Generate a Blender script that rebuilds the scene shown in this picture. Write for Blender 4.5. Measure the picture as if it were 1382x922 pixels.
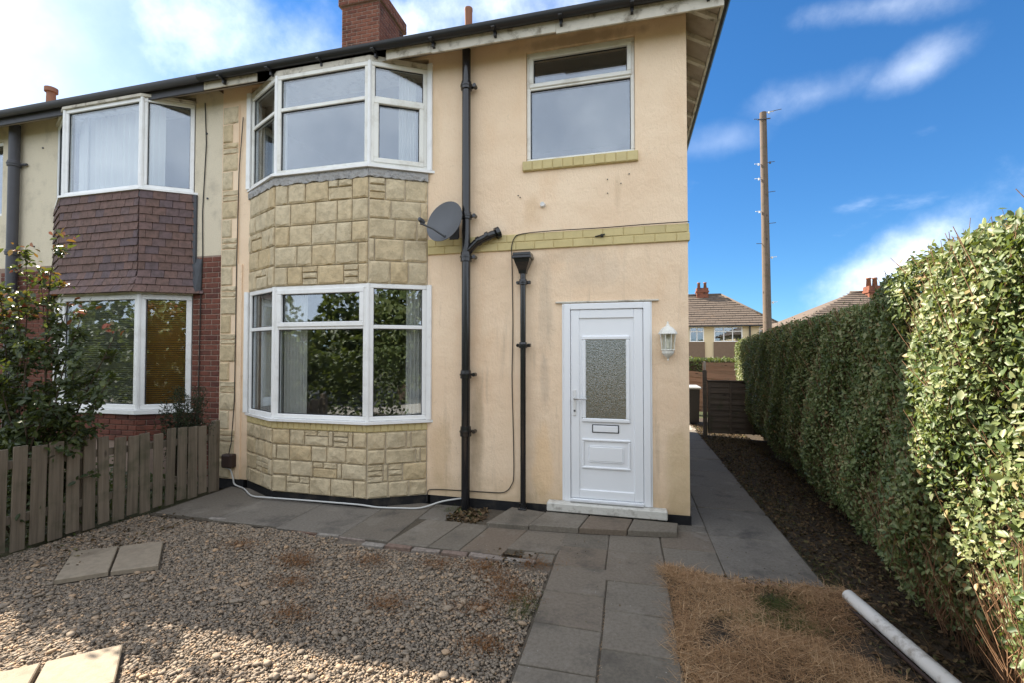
import bpy, bmesh, math, random
import numpy as np
from mathutils import Vector, Matrix
R = math.radians
sc = bpy.context.scene
for o in list(bpy.data.objects): bpy.data.objects.remove(o)
col = sc.collection
random.seed(7); rng = np.random.default_rng(11)

# ---------------------------------------------------------------- camera
cd = bpy.data.cameras.new('camera'); cam = bpy.data.objects.new('camera', cd); col.objects.link(cam)
cd.sensor_width = 36; cd.lens = 36*627/1382; cd.clip_start = .05; cd.clip_end = 2000
cam.location = (-.626, -5.382, 1.876); cam.rotation_euler = (R(91.31), 0, R(14.2)); sc.camera = cam

# ---------------------------------------------------------------- light
TOSUN = Vector((-1.1, .420, 1.0)).normalized()
EL = math.asin(TOSUN.z); AZ = math.atan2(TOSUN.x, TOSUN.y)      # clockwise from +Y
sd = bpy.data.lights.new('sun', 'SUN'); sd.energy = 5.0; sd.angle = R(.5); sd.color = (1, .89, .74)
so = bpy.data.objects.new('sun', sd); col.objects.link(so); so.location = (-20, 8, 25)
so.rotation_euler = TOSUN.to_track_quat('Z', 'Y').to_euler()
sc.view_settings.view_transform = 'Standard'; sc.view_settings.look = 'None'
sc.view_settings.gamma = 1; sc.view_settings.use_curve_mapping = False
sc.view_settings.exposure = 1.76

W = bpy.data.worlds.new('World'); sc.world = W; W.use_nodes = True
wn = W.node_tree.nodes; wl = W.node_tree.links; wn.clear()
def N(nt, t, **kw):
    n = nt.nodes.new(t)
    for k, v in kw.items():
        if k in n.inputs: n.inputs[k].default_value = v
        else: setattr(n, k, v)
    return n
def link(nt, a, b): nt.links.new(a, b)
def M(nt, op, a, b=None, clamp=False):
    n = nt.nodes.new('ShaderNodeMath'); n.operation = op; n.use_clamp = clamp
    for i, x in enumerate((a, b)):
        if x is None: continue
        if isinstance(x, (int, float)): n.inputs[i].default_value = x
        else: nt.links.new(x, n.inputs[i])
    return n.outputs[0]
def mixc(nt, f, a, b, mode='MIX'):
    n = nt.nodes.new('ShaderNodeMix'); n.data_type = 'RGBA'; n.blend_type = mode
    for s, x in ((0, f), (6, a), (7, b)):
        if isinstance(x, (int, float)): n.inputs[s].default_value = x
        elif isinstance(x, tuple): n.inputs[s].default_value = (*x, 1)
        else: nt.links.new(x, n.inputs[s])
    return n.outputs[2]
def ramp(nt, x, a, b):                                          # smooth 0..1 between a and b
    n = nt.nodes.new('ShaderNodeMapRange'); n.interpolation_type = 'SMOOTHSTEP'
    n.inputs[1].default_value = a; n.inputs[2].default_value = b; nt.links.new(x, n.inputs[0]); return n.outputs[0]

def sky():
    nt = W.node_tree
    s = nt.nodes.new('ShaderNodeTexSky'); s.sky_type = 'NISHITA'; s.sun_disc = False
    s.sun_elevation = EL; s.sun_rotation = AZ; s.air_density = 1.0; s.dust_density = .0; s.ozone_density = 5.0
    tc = nt.nodes.new('ShaderNodeTexCoord'); d = tc.outputs['Generated']
    g = N(nt, 'ShaderNodeGamma'); link(nt, s.outputs[0], g.inputs[0]); g.inputs[1].default_value = 1.0
    sx = nt.nodes.new('ShaderNodeSeparateXYZ'); link(nt, d, sx.inputs[0])
    base = mixc(nt, 1.0, s.outputs[0], mixc(nt, ramp(nt, sx.outputs[2], 0, .55), SKYTINT[0], SKYTINT[1]), 'MULTIPLY')
    # a flat cloud deck seen in perspective
    zz = M(nt, 'ADD', M(nt, 'MAXIMUM', sx.outputs[2], 0.0), .18)
    cx = nt.nodes.new('ShaderNodeCombineXYZ')
    link(nt, M(nt, 'DIVIDE', sx.outputs[0], zz), cx.inputs[0]); link(nt, M(nt, 'DIVIDE', sx.outputs[1], zz), cx.inputs[1])
    n1 = N(nt, 'ShaderNodeTexNoise', Scale=1.5, Detail=9.0, Roughness=.56); link(nt, cx.outputs[0], n1.inputs['Vector'])
    n2 = N(nt, 'ShaderNodeTexNoise', Scale=5.0, Detail=8.0, Roughness=.6); link(nt, d, n2.inputs['Vector'])
    # broken cloud everywhere but in one clear opening low over the right of the houses
    vd = nt.nodes.new('ShaderNodeVectorMath'); vd.operation = 'DOT_PRODUCT'; vd.inputs[1].default_value = Vector(CLEAR).normalized(); link(nt, d, vd.inputs[0])
    cov = M(nt, 'MULTIPLY', ramp(nt, vd.outputs['Value'], .72, .15), .34)
    tot = M(nt, 'MULTIPLY', ramp(nt, M(nt, 'ADD', n1.outputs[0], cov), .60, 1.02), .9)
    tot = M(nt, 'MAXIMUM', tot, M(nt, 'MULTIPLY', ramp(nt, vd.outputs['Value'], .70, .15), .80))       # a thin even veil behind us
    # individual clouds: a direction, an axis along which each is drawn out, two half widths
    for (c, a, ra, rb, amp) in CLOUDS:
        c = Vector(c).normalized(); a = Vector(a); a = (a - c*a.dot(c)).normalized(); b = c.cross(a)
        def dot(v):
            n = nt.nodes.new('ShaderNodeVectorMath'); n.operation = 'DOT_PRODUCT'; n.inputs[1].default_value = v
            link(nt, d, n.inputs[0]); return n.outputs['Value']
        u = M(nt, 'DIVIDE', dot(a), ra); v = M(nt, 'DIVIDE', dot(b), rb)
        r = M(nt, 'SQRT', M(nt, 'ADD', M(nt, 'MULTIPLY', u, u), M(nt, 'MULTIPLY', v, v)))
        m = M(nt, 'ADD', M(nt, 'SUBTRACT', 1.0, r), M(nt, 'MULTIPLY', M(nt, 'SUBTRACT', n2.outputs[0], .5), 3.0))
        front = M(nt, 'GREATER_THAN', dot(c), 0.0)
        tot = M(nt, 'MAXIMUM', tot, M(nt, 'MULTIPLY', M(nt, 'MULTIPLY', ramp(nt, m, -.35, 1.7), front), amp))
    cl = mixc(nt, ramp(nt, n2.outputs[0], .3, .7), CLOUDC[0], CLOUDC[1])
    up = ramp(nt, sx.outputs[2], -.02, .06)
    out = mixc(nt, M(nt, 'MULTIPLY', tot, up), base, cl)
    bg = nt.nodes.new('ShaderNodeBackground'); bg.inputs[1].default_value = SKYK
    link(nt, out, bg.inputs[0]); o = nt.nodes.new('ShaderNodeOutputWorld'); link(nt, bg.outputs[0], o.inputs[0])
SKYK = .09
CLEAR = (.25, .9, .42)
SKYTINT = ((.27, .44, .56), (.23, .47, .62))
CLOUDC = ((5.2, 5.6, 6.2), (7.6, 7.9, 8.2))
def vdir(u, v):                                                  # world direction of a photo position, for placing clouds in the sky
    r = Matrix.Rotation(R(14.2), 3, 'Z') @ Matrix.Rotation(R(91.31), 3, 'X')
    return r @ Vector(((u-691)/627, (461-v)/627, -1)).normalized()
CLOUDS = []
for (u, v, u2, v2, ra, rb, amp) in ((120, 60, 260, 40, .34, .2, .56), (10, 110, 60, 90, .26, .16, .54), (330, 120, 380, 60, .16, .07, .42), (420, 60, 450, 0, .1, .08, .5), (640, 10, 760, -10, .3, .06, .8),
        (1105, 125, 1160, 108, .085, .028, .24), (1232, 92, 1270, 75, .06, .028, .32), (1195, 6, 1240, 0, .085, .022, .36),
        (1225, 345, 1300, 302, .145, .05, .8), (970, 190, 1010, 180,   .07, .025, .14), (940, 30, 960, 0, .04, .03, .3)):
    CLOUDS.append((vdir(u, v), vdir(u2, v2) - vdir(u, v), ra, rb, amp))
sky()

# ---------------------------------------------------------------- materials
def mat(name, fn):
    m = bpy.data.materials.new(name); m.use_nodes = True; nt = m.node_tree; nt.nodes.clear()
    o = nt.nodes.new('ShaderNodeOutputMaterial'); fn(nt, o); return m
def noise(nt, sc_, det=4.0, rough=.55, vec=None, scale3=None):
    n = N(nt, 'ShaderNodeTexNoise', Scale=sc_, Detail=det, Roughness=rough)
    if vec is None:
        vec = nt.nodes.new('ShaderNodeNewGeometry').outputs['Position']
    if scale3:
        mp = nt.nodes.new('ShaderNodeMapping'); mp.inputs['Scale'].default_value = scale3; link(nt, vec, mp.inputs[0]); vec = mp.outputs[0]
    link(nt, vec, n.inputs['Vector']); return n.outputs[0]
def prin(nt, o, colr, rough=.8, bump=None, strength=.3, dist=.01, spec=.3, metal=0.):
    p = nt.nodes.new('ShaderNodeBsdfPrincipled')
    if isinstance(colr, tuple): p.inputs['Base Color'].default_value = (*colr, 1)
    else: link(nt, colr, p.inputs['Base Color'])
    if isinstance(rough, (int, float)): p.inputs['Roughness'].default_value = rough
    else: link(nt, rough, p.inputs['Roughness'])
    p.inputs['Specular IOR Level'].default_value = spec; p.inputs['Metallic'].default_value = metal
    if bump is not None:
        b = nt.nodes.new('ShaderNodeBump'); b.inputs['Strength'].default_value = strength; b.inputs['Distance'].default_value = dist
        link(nt, bump, b.inputs['Height']); link(nt, b.outputs[0], p.inputs['Normal'])
    link(nt, p.outputs[0], o.inputs[0]); return p
def objrand(nt): return nt.nodes.new('ShaderNodeObjectInfo').outputs['Random']
def tint_attr(nt): 
    a = nt.nodes.new('ShaderNodeAttribute'); a.attribute_name = 'tint'; return a.outputs['Fac']
def cramp(nt, f, stops):
    n = nt.nodes.new('ShaderNodeValToRGB'); e = n.color_ramp.elements
    while len(e) < len(stops): e.new(.5)
    for el, (p, c) in zip(e, stops): el.position = p; el.color = (*c, 1)
    link(nt, f, n.inputs[0]); return n.outputs[0]
def simple(name, c, rough=.7, var=.0, nsc=8., bump=None, spec=.3, metal=0., bs=.3, bd=.005, dirt=None, dirtamt=.5, dsc=3.):
    def fn(nt, o):
        f = noise(nt, nsc, 6.0)
        cc = mixc(nt, f, tuple(x*(1-var) for x in c), tuple(min(1, x*(1+var)) for x in c))
        if dirt: cc = mixc(nt, M(nt, 'MULTIPLY', ramp(nt, noise(nt, dsc, 8.0, .65), .48, .72), dirtamt), cc, dirt)
        prin(nt, o, cc, rough, noise(nt, bump, 5.0) if bump else None, bs, bd, spec, metal)
    return mat(name, fn)
def stones(name, a, b, c, rough=.85, nsc=14., bs=.5, bd=.01, bump=60., spec=.25, dirt=None, da=.5, use_tint=False, mt=.45, speck=False):
    """per piece colour (object random or tint attribute) times grain"""
    def fn(nt, o):
        rnd = tint_attr(nt) if use_tint else objrand(nt)
        cc = cramp(nt, rnd, ((0, a), (.5, b), (1, c)))
        cc = mixc(nt, ramp(nt, noise(nt, nsc, 8.0, .7), .38, .66), cc, mixc(nt, mt, cc, (0.03, .026, .02)))
        if dirt: cc = mixc(nt, M(nt, 'MULTIPLY', ramp(nt, noise(nt, 2.6, 8.0, .65), .5, .7), da), cc, dirt)
        if speck:
            v = N(nt, 'ShaderNodeTexVoronoi', Scale=34.); link(nt, nt.nodes.new('ShaderNodeNewGeometry').outputs['Position'], v.inputs['Vector'])
            cc = mixc(nt, M(nt, 'MULTIPLY', ramp(nt, v.outputs['Distance'], .16, .08), ramp(nt, noise(nt, 13., 3.), .6, .66)), cc, (.42, .40, .36))
            cc = mixc(nt, M(nt, 'MULTIPLY', ramp(nt, noise(nt, 1.7, 9.0, .7), .52, .66), .45), cc, (.26, .235, .20))
        prin(nt, o, cc, rough, noise(nt, bump, 6.0, .6), bs, bd, spec)
    return mat(name, fn)
def render_wall(nt, o):
    geo = nt.nodes.new('ShaderNodeNewGeometry'); pos = geo.outputs['Position']
    sx = nt.nodes.new('ShaderNodeSeparateXYZ'); link(nt, pos, sx.inputs[0])
    x, z = sx.outputs[0], sx.outputs[2]
    c = mixc(nt, ramp(nt, noise(nt, 1.1, 7.0, .6), .35, .68), CREAM[0], CREAM[1])
    c = mixc(nt, M(nt, 'MULTIPLY', ramp(nt, noise(nt, 2.3, 8.0, .65, scale3=(1, 1, .35)), .5, .72), .45), c, CREAM[2])
    # rain streaks: noise drawn out vertically, strongest below the string course
    st = ramp(nt, noise(nt, 5.0, 7.0, .6, scale3=(1.6, 1, .16)), .54, .78)
    low = ramp(nt, z, 3.4, 2.6)
    c = mixc(nt, M(nt, 'MULTIPLY', M(nt, 'MULTIPLY', st, low), .5), c, (.33, .26, .19))
    def blob(px, pz, rx, rz, k, cc, colour):
        u = M(nt, 'DIVIDE', M(nt, 'SUBTRACT', x, px), rx); v = M(nt, 'DIVIDE', M(nt, 'SUBTRACT', z, pz), rz)
        r = M(nt, 'ADD', M(nt, 'SQRT', M(nt, 'ADD', M(nt, 'MULTIPLY', u, u), M(nt, 'MULTIPLY', v, v))), M(nt, 'MULTIPLY', M(nt, 'SUBTRACT', noise(nt, 6.0, 7.0, .6, scale3=(1, 1, .5)), .5), 1.4))
        return mixc(nt, M(nt, 'MULTIPLY', ramp(nt, r, 1.05, .35), k), cc, colour)
    c = blob(-1.58, 2.3, .12, .7, .28, c, (.4, .34, .27))
    c = blob(-1.59, 1.5, .07, .4, .3, c, (.36, .31, .26))
    c = blob(-2.42, .9, .1, .9, .5, c, (.34, .25, .15))
    c = blob(-1.62, .5, .16, .62, .8, c, (.86, .62, .38))
    c = blob(-.75, 3.7, .05, .3, .35, c, (.58, .42, .27)); c = blob(-1.75, 3.55, .12, .25, .35, c, (.6, .4, .22)); c = blob(-1.3, 3.0, .6, .12, .25, c, (.45, .37, .28)); c = blob(-3.0, 4.6, .1, .7, .3, c, (.6, .45, .28))
    c = blob(-.1, .5, .2, .7, .5, c, (.55, .42, .22))
    c = blob(-1.2, 5.55, .9, .09, .6, c, (.4, .27, .16))
    c = blob(-2.9, .6, .18, .6, .4, c, (.55, .38, .2))
    c = blob(-1.0, 2.8, .5, .25, .25, c, (.5, .42, .34))
    low2 = ramp(nt, M(nt, 'ADD', z, M(nt, 'MULTIPLY', noise(nt, 7.0, 6.0), .5)), .75, .3)
    c = mixc(nt, M(nt, 'MULTIPLY', low2, .45), c, (.45, .33, .18))
    cr = N(nt, 'ShaderNodeTexVoronoi', Scale=1.3); cr.feature = 'DISTANCE_TO_EDGE'
    wv = nt.nodes.new('ShaderNodeVectorMath'); wv.operation = 'ADD'; link(nt, pos, wv.inputs[0])
    nn = N(nt, 'ShaderNodeTexNoise', Scale=4.0, Detail=5.0); link(nt, pos, nn.inputs['Vector']); link(nt, nn.outputs['Color'], wv.inputs[1]); link(nt, wv.outputs[0], cr.inputs['Vector'])
    crack = M(nt, 'MULTIPLY', ramp(nt, cr.outputs['Distance'], .006, .0), ramp(nt, noise(nt, .9, 3.0), .5, .6))
    c = mixc(nt, M(nt, 'MULTIPLY', crack, .35), c, (.35, .25, .15))
    bmp = M(nt, 'ADD', M(nt, 'MULTIPLY', noise(nt, 130., 4.0), .25), M(nt, 'MULTIPLY', noise(nt, 4.5, 6.0), 1.0))
    bmp = M(nt, 'ADD', bmp, M(nt, 'MULTIPLY', noise(nt, 28., 5.0, .6, scale3=(1.6, 1, .7)), .45))
    c = mixc(nt, M(nt, 'MULTIPLY', ramp(nt, noise(nt, 75., 4., .7), .45, .75), .16), c, (.45, .33, .22))
    prin(nt, o, c, .88, bmp, .6, .03, .15)
CREAM = ((.82, .622, .437), (.88, .695, .505), (.78, .54, .34))
m_render = mat('cream_render', render_wall)
m_pebble = simple('pebbledash', (.68, .60, .46), .95, .25, 70., 90., bs=.8, bd=.012, dirt=(.3, .26, .2), dirtamt=.4)
m_upvc = simple('white_upvc', (.80, .80, .79), .35, .03, 3., spec=.5, dirt=(.52, .5, .46), dirtamt=.35, dsc=5.)
m_door = simple('door_white', (.81, .83, .86), .32, .01, 3., spec=.5)
m_upvc2 = simple('weathered_white_upvc', (.76, .75, .70), .4, .05, 3., spec=.5, dirt=(.45, .41, .34), dirtamt=.5, dsc=4.)
m_gasket = simple('black_gasket', (.02, .02, .022), .5)
m_blackpaint = simple('black_paint', (.012, .012, .014), .2, .3, 12., 40., spec=.6, bs=.15, bd=.003)
m_bitumen = simple('black_bitumen', (.012, .012, .014), .75, .4, 20., 45., bs=.5, bd=.01, dirt=(.06, .05, .04), dirtamt=.6, dsc=6.)
m_gutter = simple('black_gutter_plastic', (.014, .014, .016), .4, .2, 9., spec=.5)
m_greypipe = simple('grey_pipe_paint', (.075, .075, .085), .5, .15, 9.)
m_fascia = simple('dirty_white_fascia', (.60, .56, .48), .8, .15, 9., 50., dirt=(.16, .13, .09), dirtamt=.9, dsc=7.)
m_soffit = simple('weathered_soffit_board', (.40, .34, .28), .9, .2, 9., 40., dirt=(.2, .16, .12), dirtamt=.6)
m_lead = simple('grey_lead', (.40, .39, .38), .7, .35, 14., 16., bs=1., bd=.05, dirt=(.16, .16, .17), dirtamt=.9, dsc=14.)
m_darklead = simple('dark_lead', (.07, .075, .085), .6, .3, 9., 25., bs=.6, bd=.01)
m_mortar = simple('grey_mortar', (.60, .52, .40), .95, .15, 30., 90., bs=.5, bd=.006)
m_stone = stones('buff_stone', (.56, .46, .30), (.63, .53, .365), (.59, .46, .275), mt=.26, nsc=11., bs=.7, bd=.016, bump=38., dirt=(.25, .19, .11), da=.35)
m_ybrick = stones('ochre_painted_brick', (.58, .475, .235), (.61, .505, .26), (.55, .455, .235), mt=.07, nsc=9., bs=.4, dirt=(.42, .34, .17), da=.35)
m_ymortar = simple('ochre_mortar', (.57, .47, .235), .9, .15, 30., 60.)
m_redbrick = stones('red_brick', (.15, .052, .037), (.195, .07, .048), (.115, .042, .034), nsc=20., bs=.5, bd=.006, bump=90.)
m_redmortar = simple('pale_mortar', (.27, .2, .16), .95, .2, 30., 60.)
m_chimbrick = stones('soot_stained_brick', (.19, .068, .042), (.24, .09, .055), (.15, .052, .036), nsc=16., bs=.5, bd=.008, bump=60., dirt=(.025, .02, .018), da=.9)
m_tile = stones('plum_clay_tile', (.15, .092, .078), (.18, .108, .092), (.125, .09, .098), nsc=18., bs=.35, bd=.006, bump=50., spec=.35)
m_rooftile = stones('brown_roof_tile', (.14, .095, .07), (.19, .13, .1), (.12, .1, .09), use_tint=True, nsc=9., dirt=(.2, .15, .07), da=.5)
m_slab = stones('concrete_slab', (.165, .143, .116), (.205, .178, .145), (.185, .143, .108), mt=.3, nsc=40., bs=.6, bd=.006, bump=110., dirt=(.07, .064, .054), da=.6, speck=True)
m_tarslab = stones('dark_worn_concrete', (.165, .147, .125), (.195, .174, .149), (.17, .147, .12), mt=.3, speck=True, nsc=40., bs=.5, bd=.006, bump=110., dirt=(.045, .042, .04), da=.55)
m_stepslab = stones('pale_sandstone_slab', (.285, .235, .175), (.315, .26, .195), (.27, .22, .165), mt=.2, nsc=16., bs=.5, bd=.006, bump=70., dirt=(.14, .11, .08), da=.5)
m_edging = stones('worn_edging', (.26, .2, .17), (.3, .27, .24), (.2, .12, .09), nsc=16., bs=.6, bd=.01, bump=50.)
m_soil = simple('soil', (.055, .042, .03), .95, .5, 30., 40., bs=1., bd=.03, dirt=(.1, .075, .05), dirtamt=.6, dsc=8.)
m_gravelbed = simple('gravel_bed', (.19, .155, .12), .95, .4, 60., 70., bs=1., bd=.02)
m_gravel = stones('gravel_pebbles', (.185, .155, .125), (.31, .25, .19), (.48, .32, .195), use_tint=True, mt=.3, nsc=40., bs=.3, bd=.003, bump=120.)
m_joint = simple('sandy_joint', (.085, .07, .052), .95, .5, 40., 60., bs=.8, bd=.01)
m_concrete = simple('pale_concrete', (.33, .3, .26), .9, .15, 12., 60.)
m_timber = None
def timber(name, a, b, c, streak=(40, 40, 1.5), rough=.85):
    def fn(nt, o):
        oc = nt.nodes.new('ShaderNodeTexCoord').outputs['Object']
        off = nt.nodes.new('ShaderNodeVectorMath'); off.operation = 'ADD'; link(nt, oc, off.inputs[0])
        cb = nt.nodes.new('ShaderNodeCombineXYZ'); r = objrand(nt)
        for i in range(3): link(nt, M(nt, 'MULTIPLY', r, 17.0+9*i), cb.inputs[i])
        link(nt, cb.outputs[0], off.inputs[1])
        g = noise(nt, 1.0, 6.0, .6, vec=off.outputs[0], scale3=streak)
        cc = cramp(nt, g, ((.25, a), (.5, b), (.75, c)))
        cc = mixc(nt, M(nt, 'MULTIPLY', r, .5), cc, mixc(nt, .6, cc, (.03, .03, .022)))
        v = N(nt, 'ShaderNodeTexVoronoi', Scale=1.0); mp = nt.nodes.new('ShaderNodeMapping'); mp.inputs['Scale'].default_value = tuple(max(2.2, s*.16) for s in streak)
        link(nt, off.outputs[0], mp.inputs[0]); link(nt, mp.outputs[0], v.inputs['Vector'])
        cc = mixc(nt, ramp(nt, v.outputs['Distance'], .16, .06), cc, tuple(x*.35 for x in a))
        cc = mixc(nt, M(nt, 'MULTIPLY', ramp(nt, noise(nt, 5.0, 6.0), .5, .75), .5), cc, (.05, .06, .03))
        prin(nt, o, cc, rough, g, .35, .006, .2)
    return mat(name, fn)
m_picket = timber('weathered_picket_timber', (.115, .09, .066), (.18, .145, .108), (.24, .195, .145))
m_lap = timber('dark_lap_timber', (.085, .066, .052), (.135, .105, .084), (.17, .132, .106), streak=(1.5, 30, 40))
m_lap2 = timber('brown_lap_timber', (.15, .085, .055), (.21, .12, .075), (.25, .15, .1), streak=(1.5, 30, 40))
m_pole = timber('grey_pole_timber', (.10, .074, .056), (.15, .115, .09), (.20, .155, .122), streak=(22, 22, 1.0))
m_bark = simple('bark', (.06, .042, .028), .9, .4, 25., 40.)
m_twig = simple('hedge_twig', (.22, .125, .07), .8, .35, 25.)
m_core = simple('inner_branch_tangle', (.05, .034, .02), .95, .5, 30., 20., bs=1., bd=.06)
m_straw = None
def leafy(name, stops, rough=.45, trans=.25, spec=.4):
    def fn(nt, o):
        cc = cramp(nt, tint_attr(nt), stops)
        p = nt.nodes.new('ShaderNodeBsdfPrincipled'); link(nt, cc, p.inputs['Base Color']); p.inputs['Roughness'].default_value = rough
        p.inputs['Specular IOR Level'].default_value = spec
        t = nt.nodes.new('ShaderNodeBsdfTranslucent'); link(nt, mixc(nt, .5, cc, (.25, .3, .03)), t.inputs[0])
        mx = nt.nodes.new('ShaderNodeMixShader'); mx.inputs[0].default_value = trans
        link(nt, p.outputs[0], mx.inputs[1]); link(nt, t.outputs[0], mx.inputs[2]); link(nt, mx.outputs[0], o.inputs[0])
    return mat(name, fn)
m_hedge = leafy('privet_leaf', ((0, (.040, .070, .022)), (.3, (.085, .130, .040)), (.62, (.165, .205, .078)), (.9, (.27, .285, .14)), (1, (.30, .18, .08))), .48, .28, .5)
m_photinia = leafy('shrub_leaf', ((0, (.022, .035, .014)), (.6, (.045, .065, .02)), (.86, (.08, .10, .025)), (.9, (.20, .085, .03)), (1, (.30, .05, .03))), .42, .22, .4)
m_needle = leafy('conifer_needle', ((0, (.015, .025, .013)), (1, (.035, .05, .025))), .7, .1)
m_treeleaf = leafy('tree_leaf', ((0, (.04, .06, .02)), (.5, (.085, .115, .035)), (1, (.14, .16, .055))), .5, .3)
m_straw = leafy('dry_straw', ((0, (.19, .10, .052)), (.5, (.46, .275, .145)), (1, (.68, .48, .29))), .75, .15, .15)
m_green = leafy('green_grass_blade', ((0, (.045, .06, .018)), (1, (.11, .125, .04))), .6, .25, .2)
m_litter = leafy('dead_leaf', ((0, (.04, .028, .017)), (.6, (.10, .063, .036)), (.85, (.19, .13, .07)), (1, (.07, .09, .035))), .8, .05, .15)
m_weed = leafy('rusty_dry_weed', ((0, (.12, .045, .016)), (1, (.26, .12, .045))), .8, .1, .1)
def glass_fn(tint, ior, rough=0., bump=None):
    def fn(nt, o):
        t = nt.nodes.new('ShaderNodeBsdfTransparent'); t.inputs[0].default_value = (*tint, 1)
        g = nt.nodes.new('ShaderNodeBsdfGlossy'); g.inputs['Roughness'].default_value = rough; g.inputs[0].default_value = (.84, .91, 1, 1)
        ge = nt.nodes.new('ShaderNodeNewGeometry'); dt = nt.nodes.new('ShaderNodeVectorMath'); dt.operation = 'DOT_PRODUCT'; link(nt, ge.outputs['Normal'], dt.inputs[0]); link(nt, ge.outputs['Incoming'], dt.inputs[1])
        fr_ = M(nt, 'ADD', ior, M(nt, 'MULTIPLY', M(nt, 'POWER', M(nt, 'SUBTRACT', 1.0, M(nt, 'ABSOLUTE', dt.outputs['Value'])), 5.0), 1-ior), True)
        if bump:
            b = nt.nodes.new('ShaderNodeBump'); b.inputs['Strength'].default_value = bump[1]; b.inputs['Distance'].default_value = .02; link(nt, noise(nt, bump[0], 2.0), b.inputs['Height']); link(nt, b.outputs[0], g.inputs['Normal'])
        mx = nt.nodes.new('ShaderNodeMixShader'); link(nt, fr_, mx.inputs[0])
        link(nt, t.outputs[0], mx.inputs[1]); link(nt, g.outputs[0], mx.inputs[2]); link(nt, mx.outputs[0], o.inputs[0])
    return fn
m_glass = mat('window_glass', glass_fn((.90, .92, .92), .155, 0., (2.2, .010)))
m_lampglass = mat('lantern_glass', glass_fn((.93, .94, .9), .03, .03))
def obscure(nt, o):
    v = N(nt, 'ShaderNodeTexVoronoi', Scale=140.); link(nt, nt.nodes.new('ShaderNodeNewGeometry').outputs['Position'], v.inputs['Vector'])
    h = M(nt, 'ADD', v.outputs['Distance'], noise(nt, 60., 3.0))
    b = nt.nodes.new('ShaderNodeBump'); b.inputs['Strength'].default_value = .36; b.inputs['Distance'].default_value = .005; link(nt, h, b.inputs['Height'])
    g = nt.nodes.new('ShaderNodeBsdfGlossy'); g.inputs['Roughness'].default_value = .06; g.inputs[0].default_value = (.9, .95, .95, 1); link(nt, b.outputs[0], g.inputs['Normal'])
    d = nt.nodes.new('ShaderNodeBsdfDiffuse'); d.inputs[0].default_value = (.02, .022, .022, 1); link(nt, b.outputs[0], d.inputs['Normal'])
    mx = nt.nodes.new('ShaderNodeMixShader'); mx.inputs[0].default_value = .34
    link(nt, d.outputs[0], mx.inputs[1]); link(nt, g.outputs[0], mx.inputs[2]); link(nt, mx.outputs[0], o.inputs[0])
m_obscure = mat('obscured_door_glass', obscure)
m_curtain = simple('pale_curtain', (.62, .60, .56), .9, .06, 3.)
m_drape = simple('grey_drape', (.30, .27, .24), .9, .1, 3.)
m_blind = simple('cream_blind', (.36, .35, .32), .7, .1, 3.)
m_amber = simple('amber_blind', (.75, .42, .12), .7, .15, 3.)
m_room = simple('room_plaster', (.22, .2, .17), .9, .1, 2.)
m_steel = simple('brushed_steel', (.45, .45, .45), .35, .1, 20., metal=.9)
m_dish = simple('dark_grey_dish', (.085, .09, .10), .45, .12, 9., spec=.45)
m_white = simple('white_plastic', (.74, .74, .73), .45, .06, 9., dirt=(.4, .37, .3), dirtamt=.5, dsc=9.)
m_lampwhite = simple('cream_white_metal', (.74, .73, .67), .45, .05, 9., dirt=(.45, .4, .3), dirtamt=.4, dsc=20.)
m_whitestep = simple('flaking_white_step_paint', (.60, .585, .54), .8, .12, 9., 30., bs=.5, bd=.01, dirt=(.22, .2, .17), dirtamt=.8, dsc=11.)
m_cable = simple('black_cable', (.03, .028, .026), .6)
m_whitecable = simple('white_cable', (.55, .55, .54), .6)
m_jbox = simple('dark_brown_plastic', (.045, .028, .024), .5, .2, 9.)
m_clay = simple('clay_pot', (.26, .12, .075), .8, .25, 9., 40.)
m_bulb = simple('pale_bulb', (.7, .68, .6), .3)
m_bgcream = simple('far_cream_render', (.60, .50, .33), .9, .08, 2.)
m_bgbrown = simple('far_brown_tile_hanging', (.17, .12, .085), .9, .2, 5.)
m_bgwhite = simple('far_white_paint', (.74, .74, .74), .5)
m_bin = simple('dark_plastic', (.035, .033, .032), .5, .2, 5.)
m_binlid = simple('grey_lid', (.36, .37, .37), .5, .1, 5.)

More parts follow.
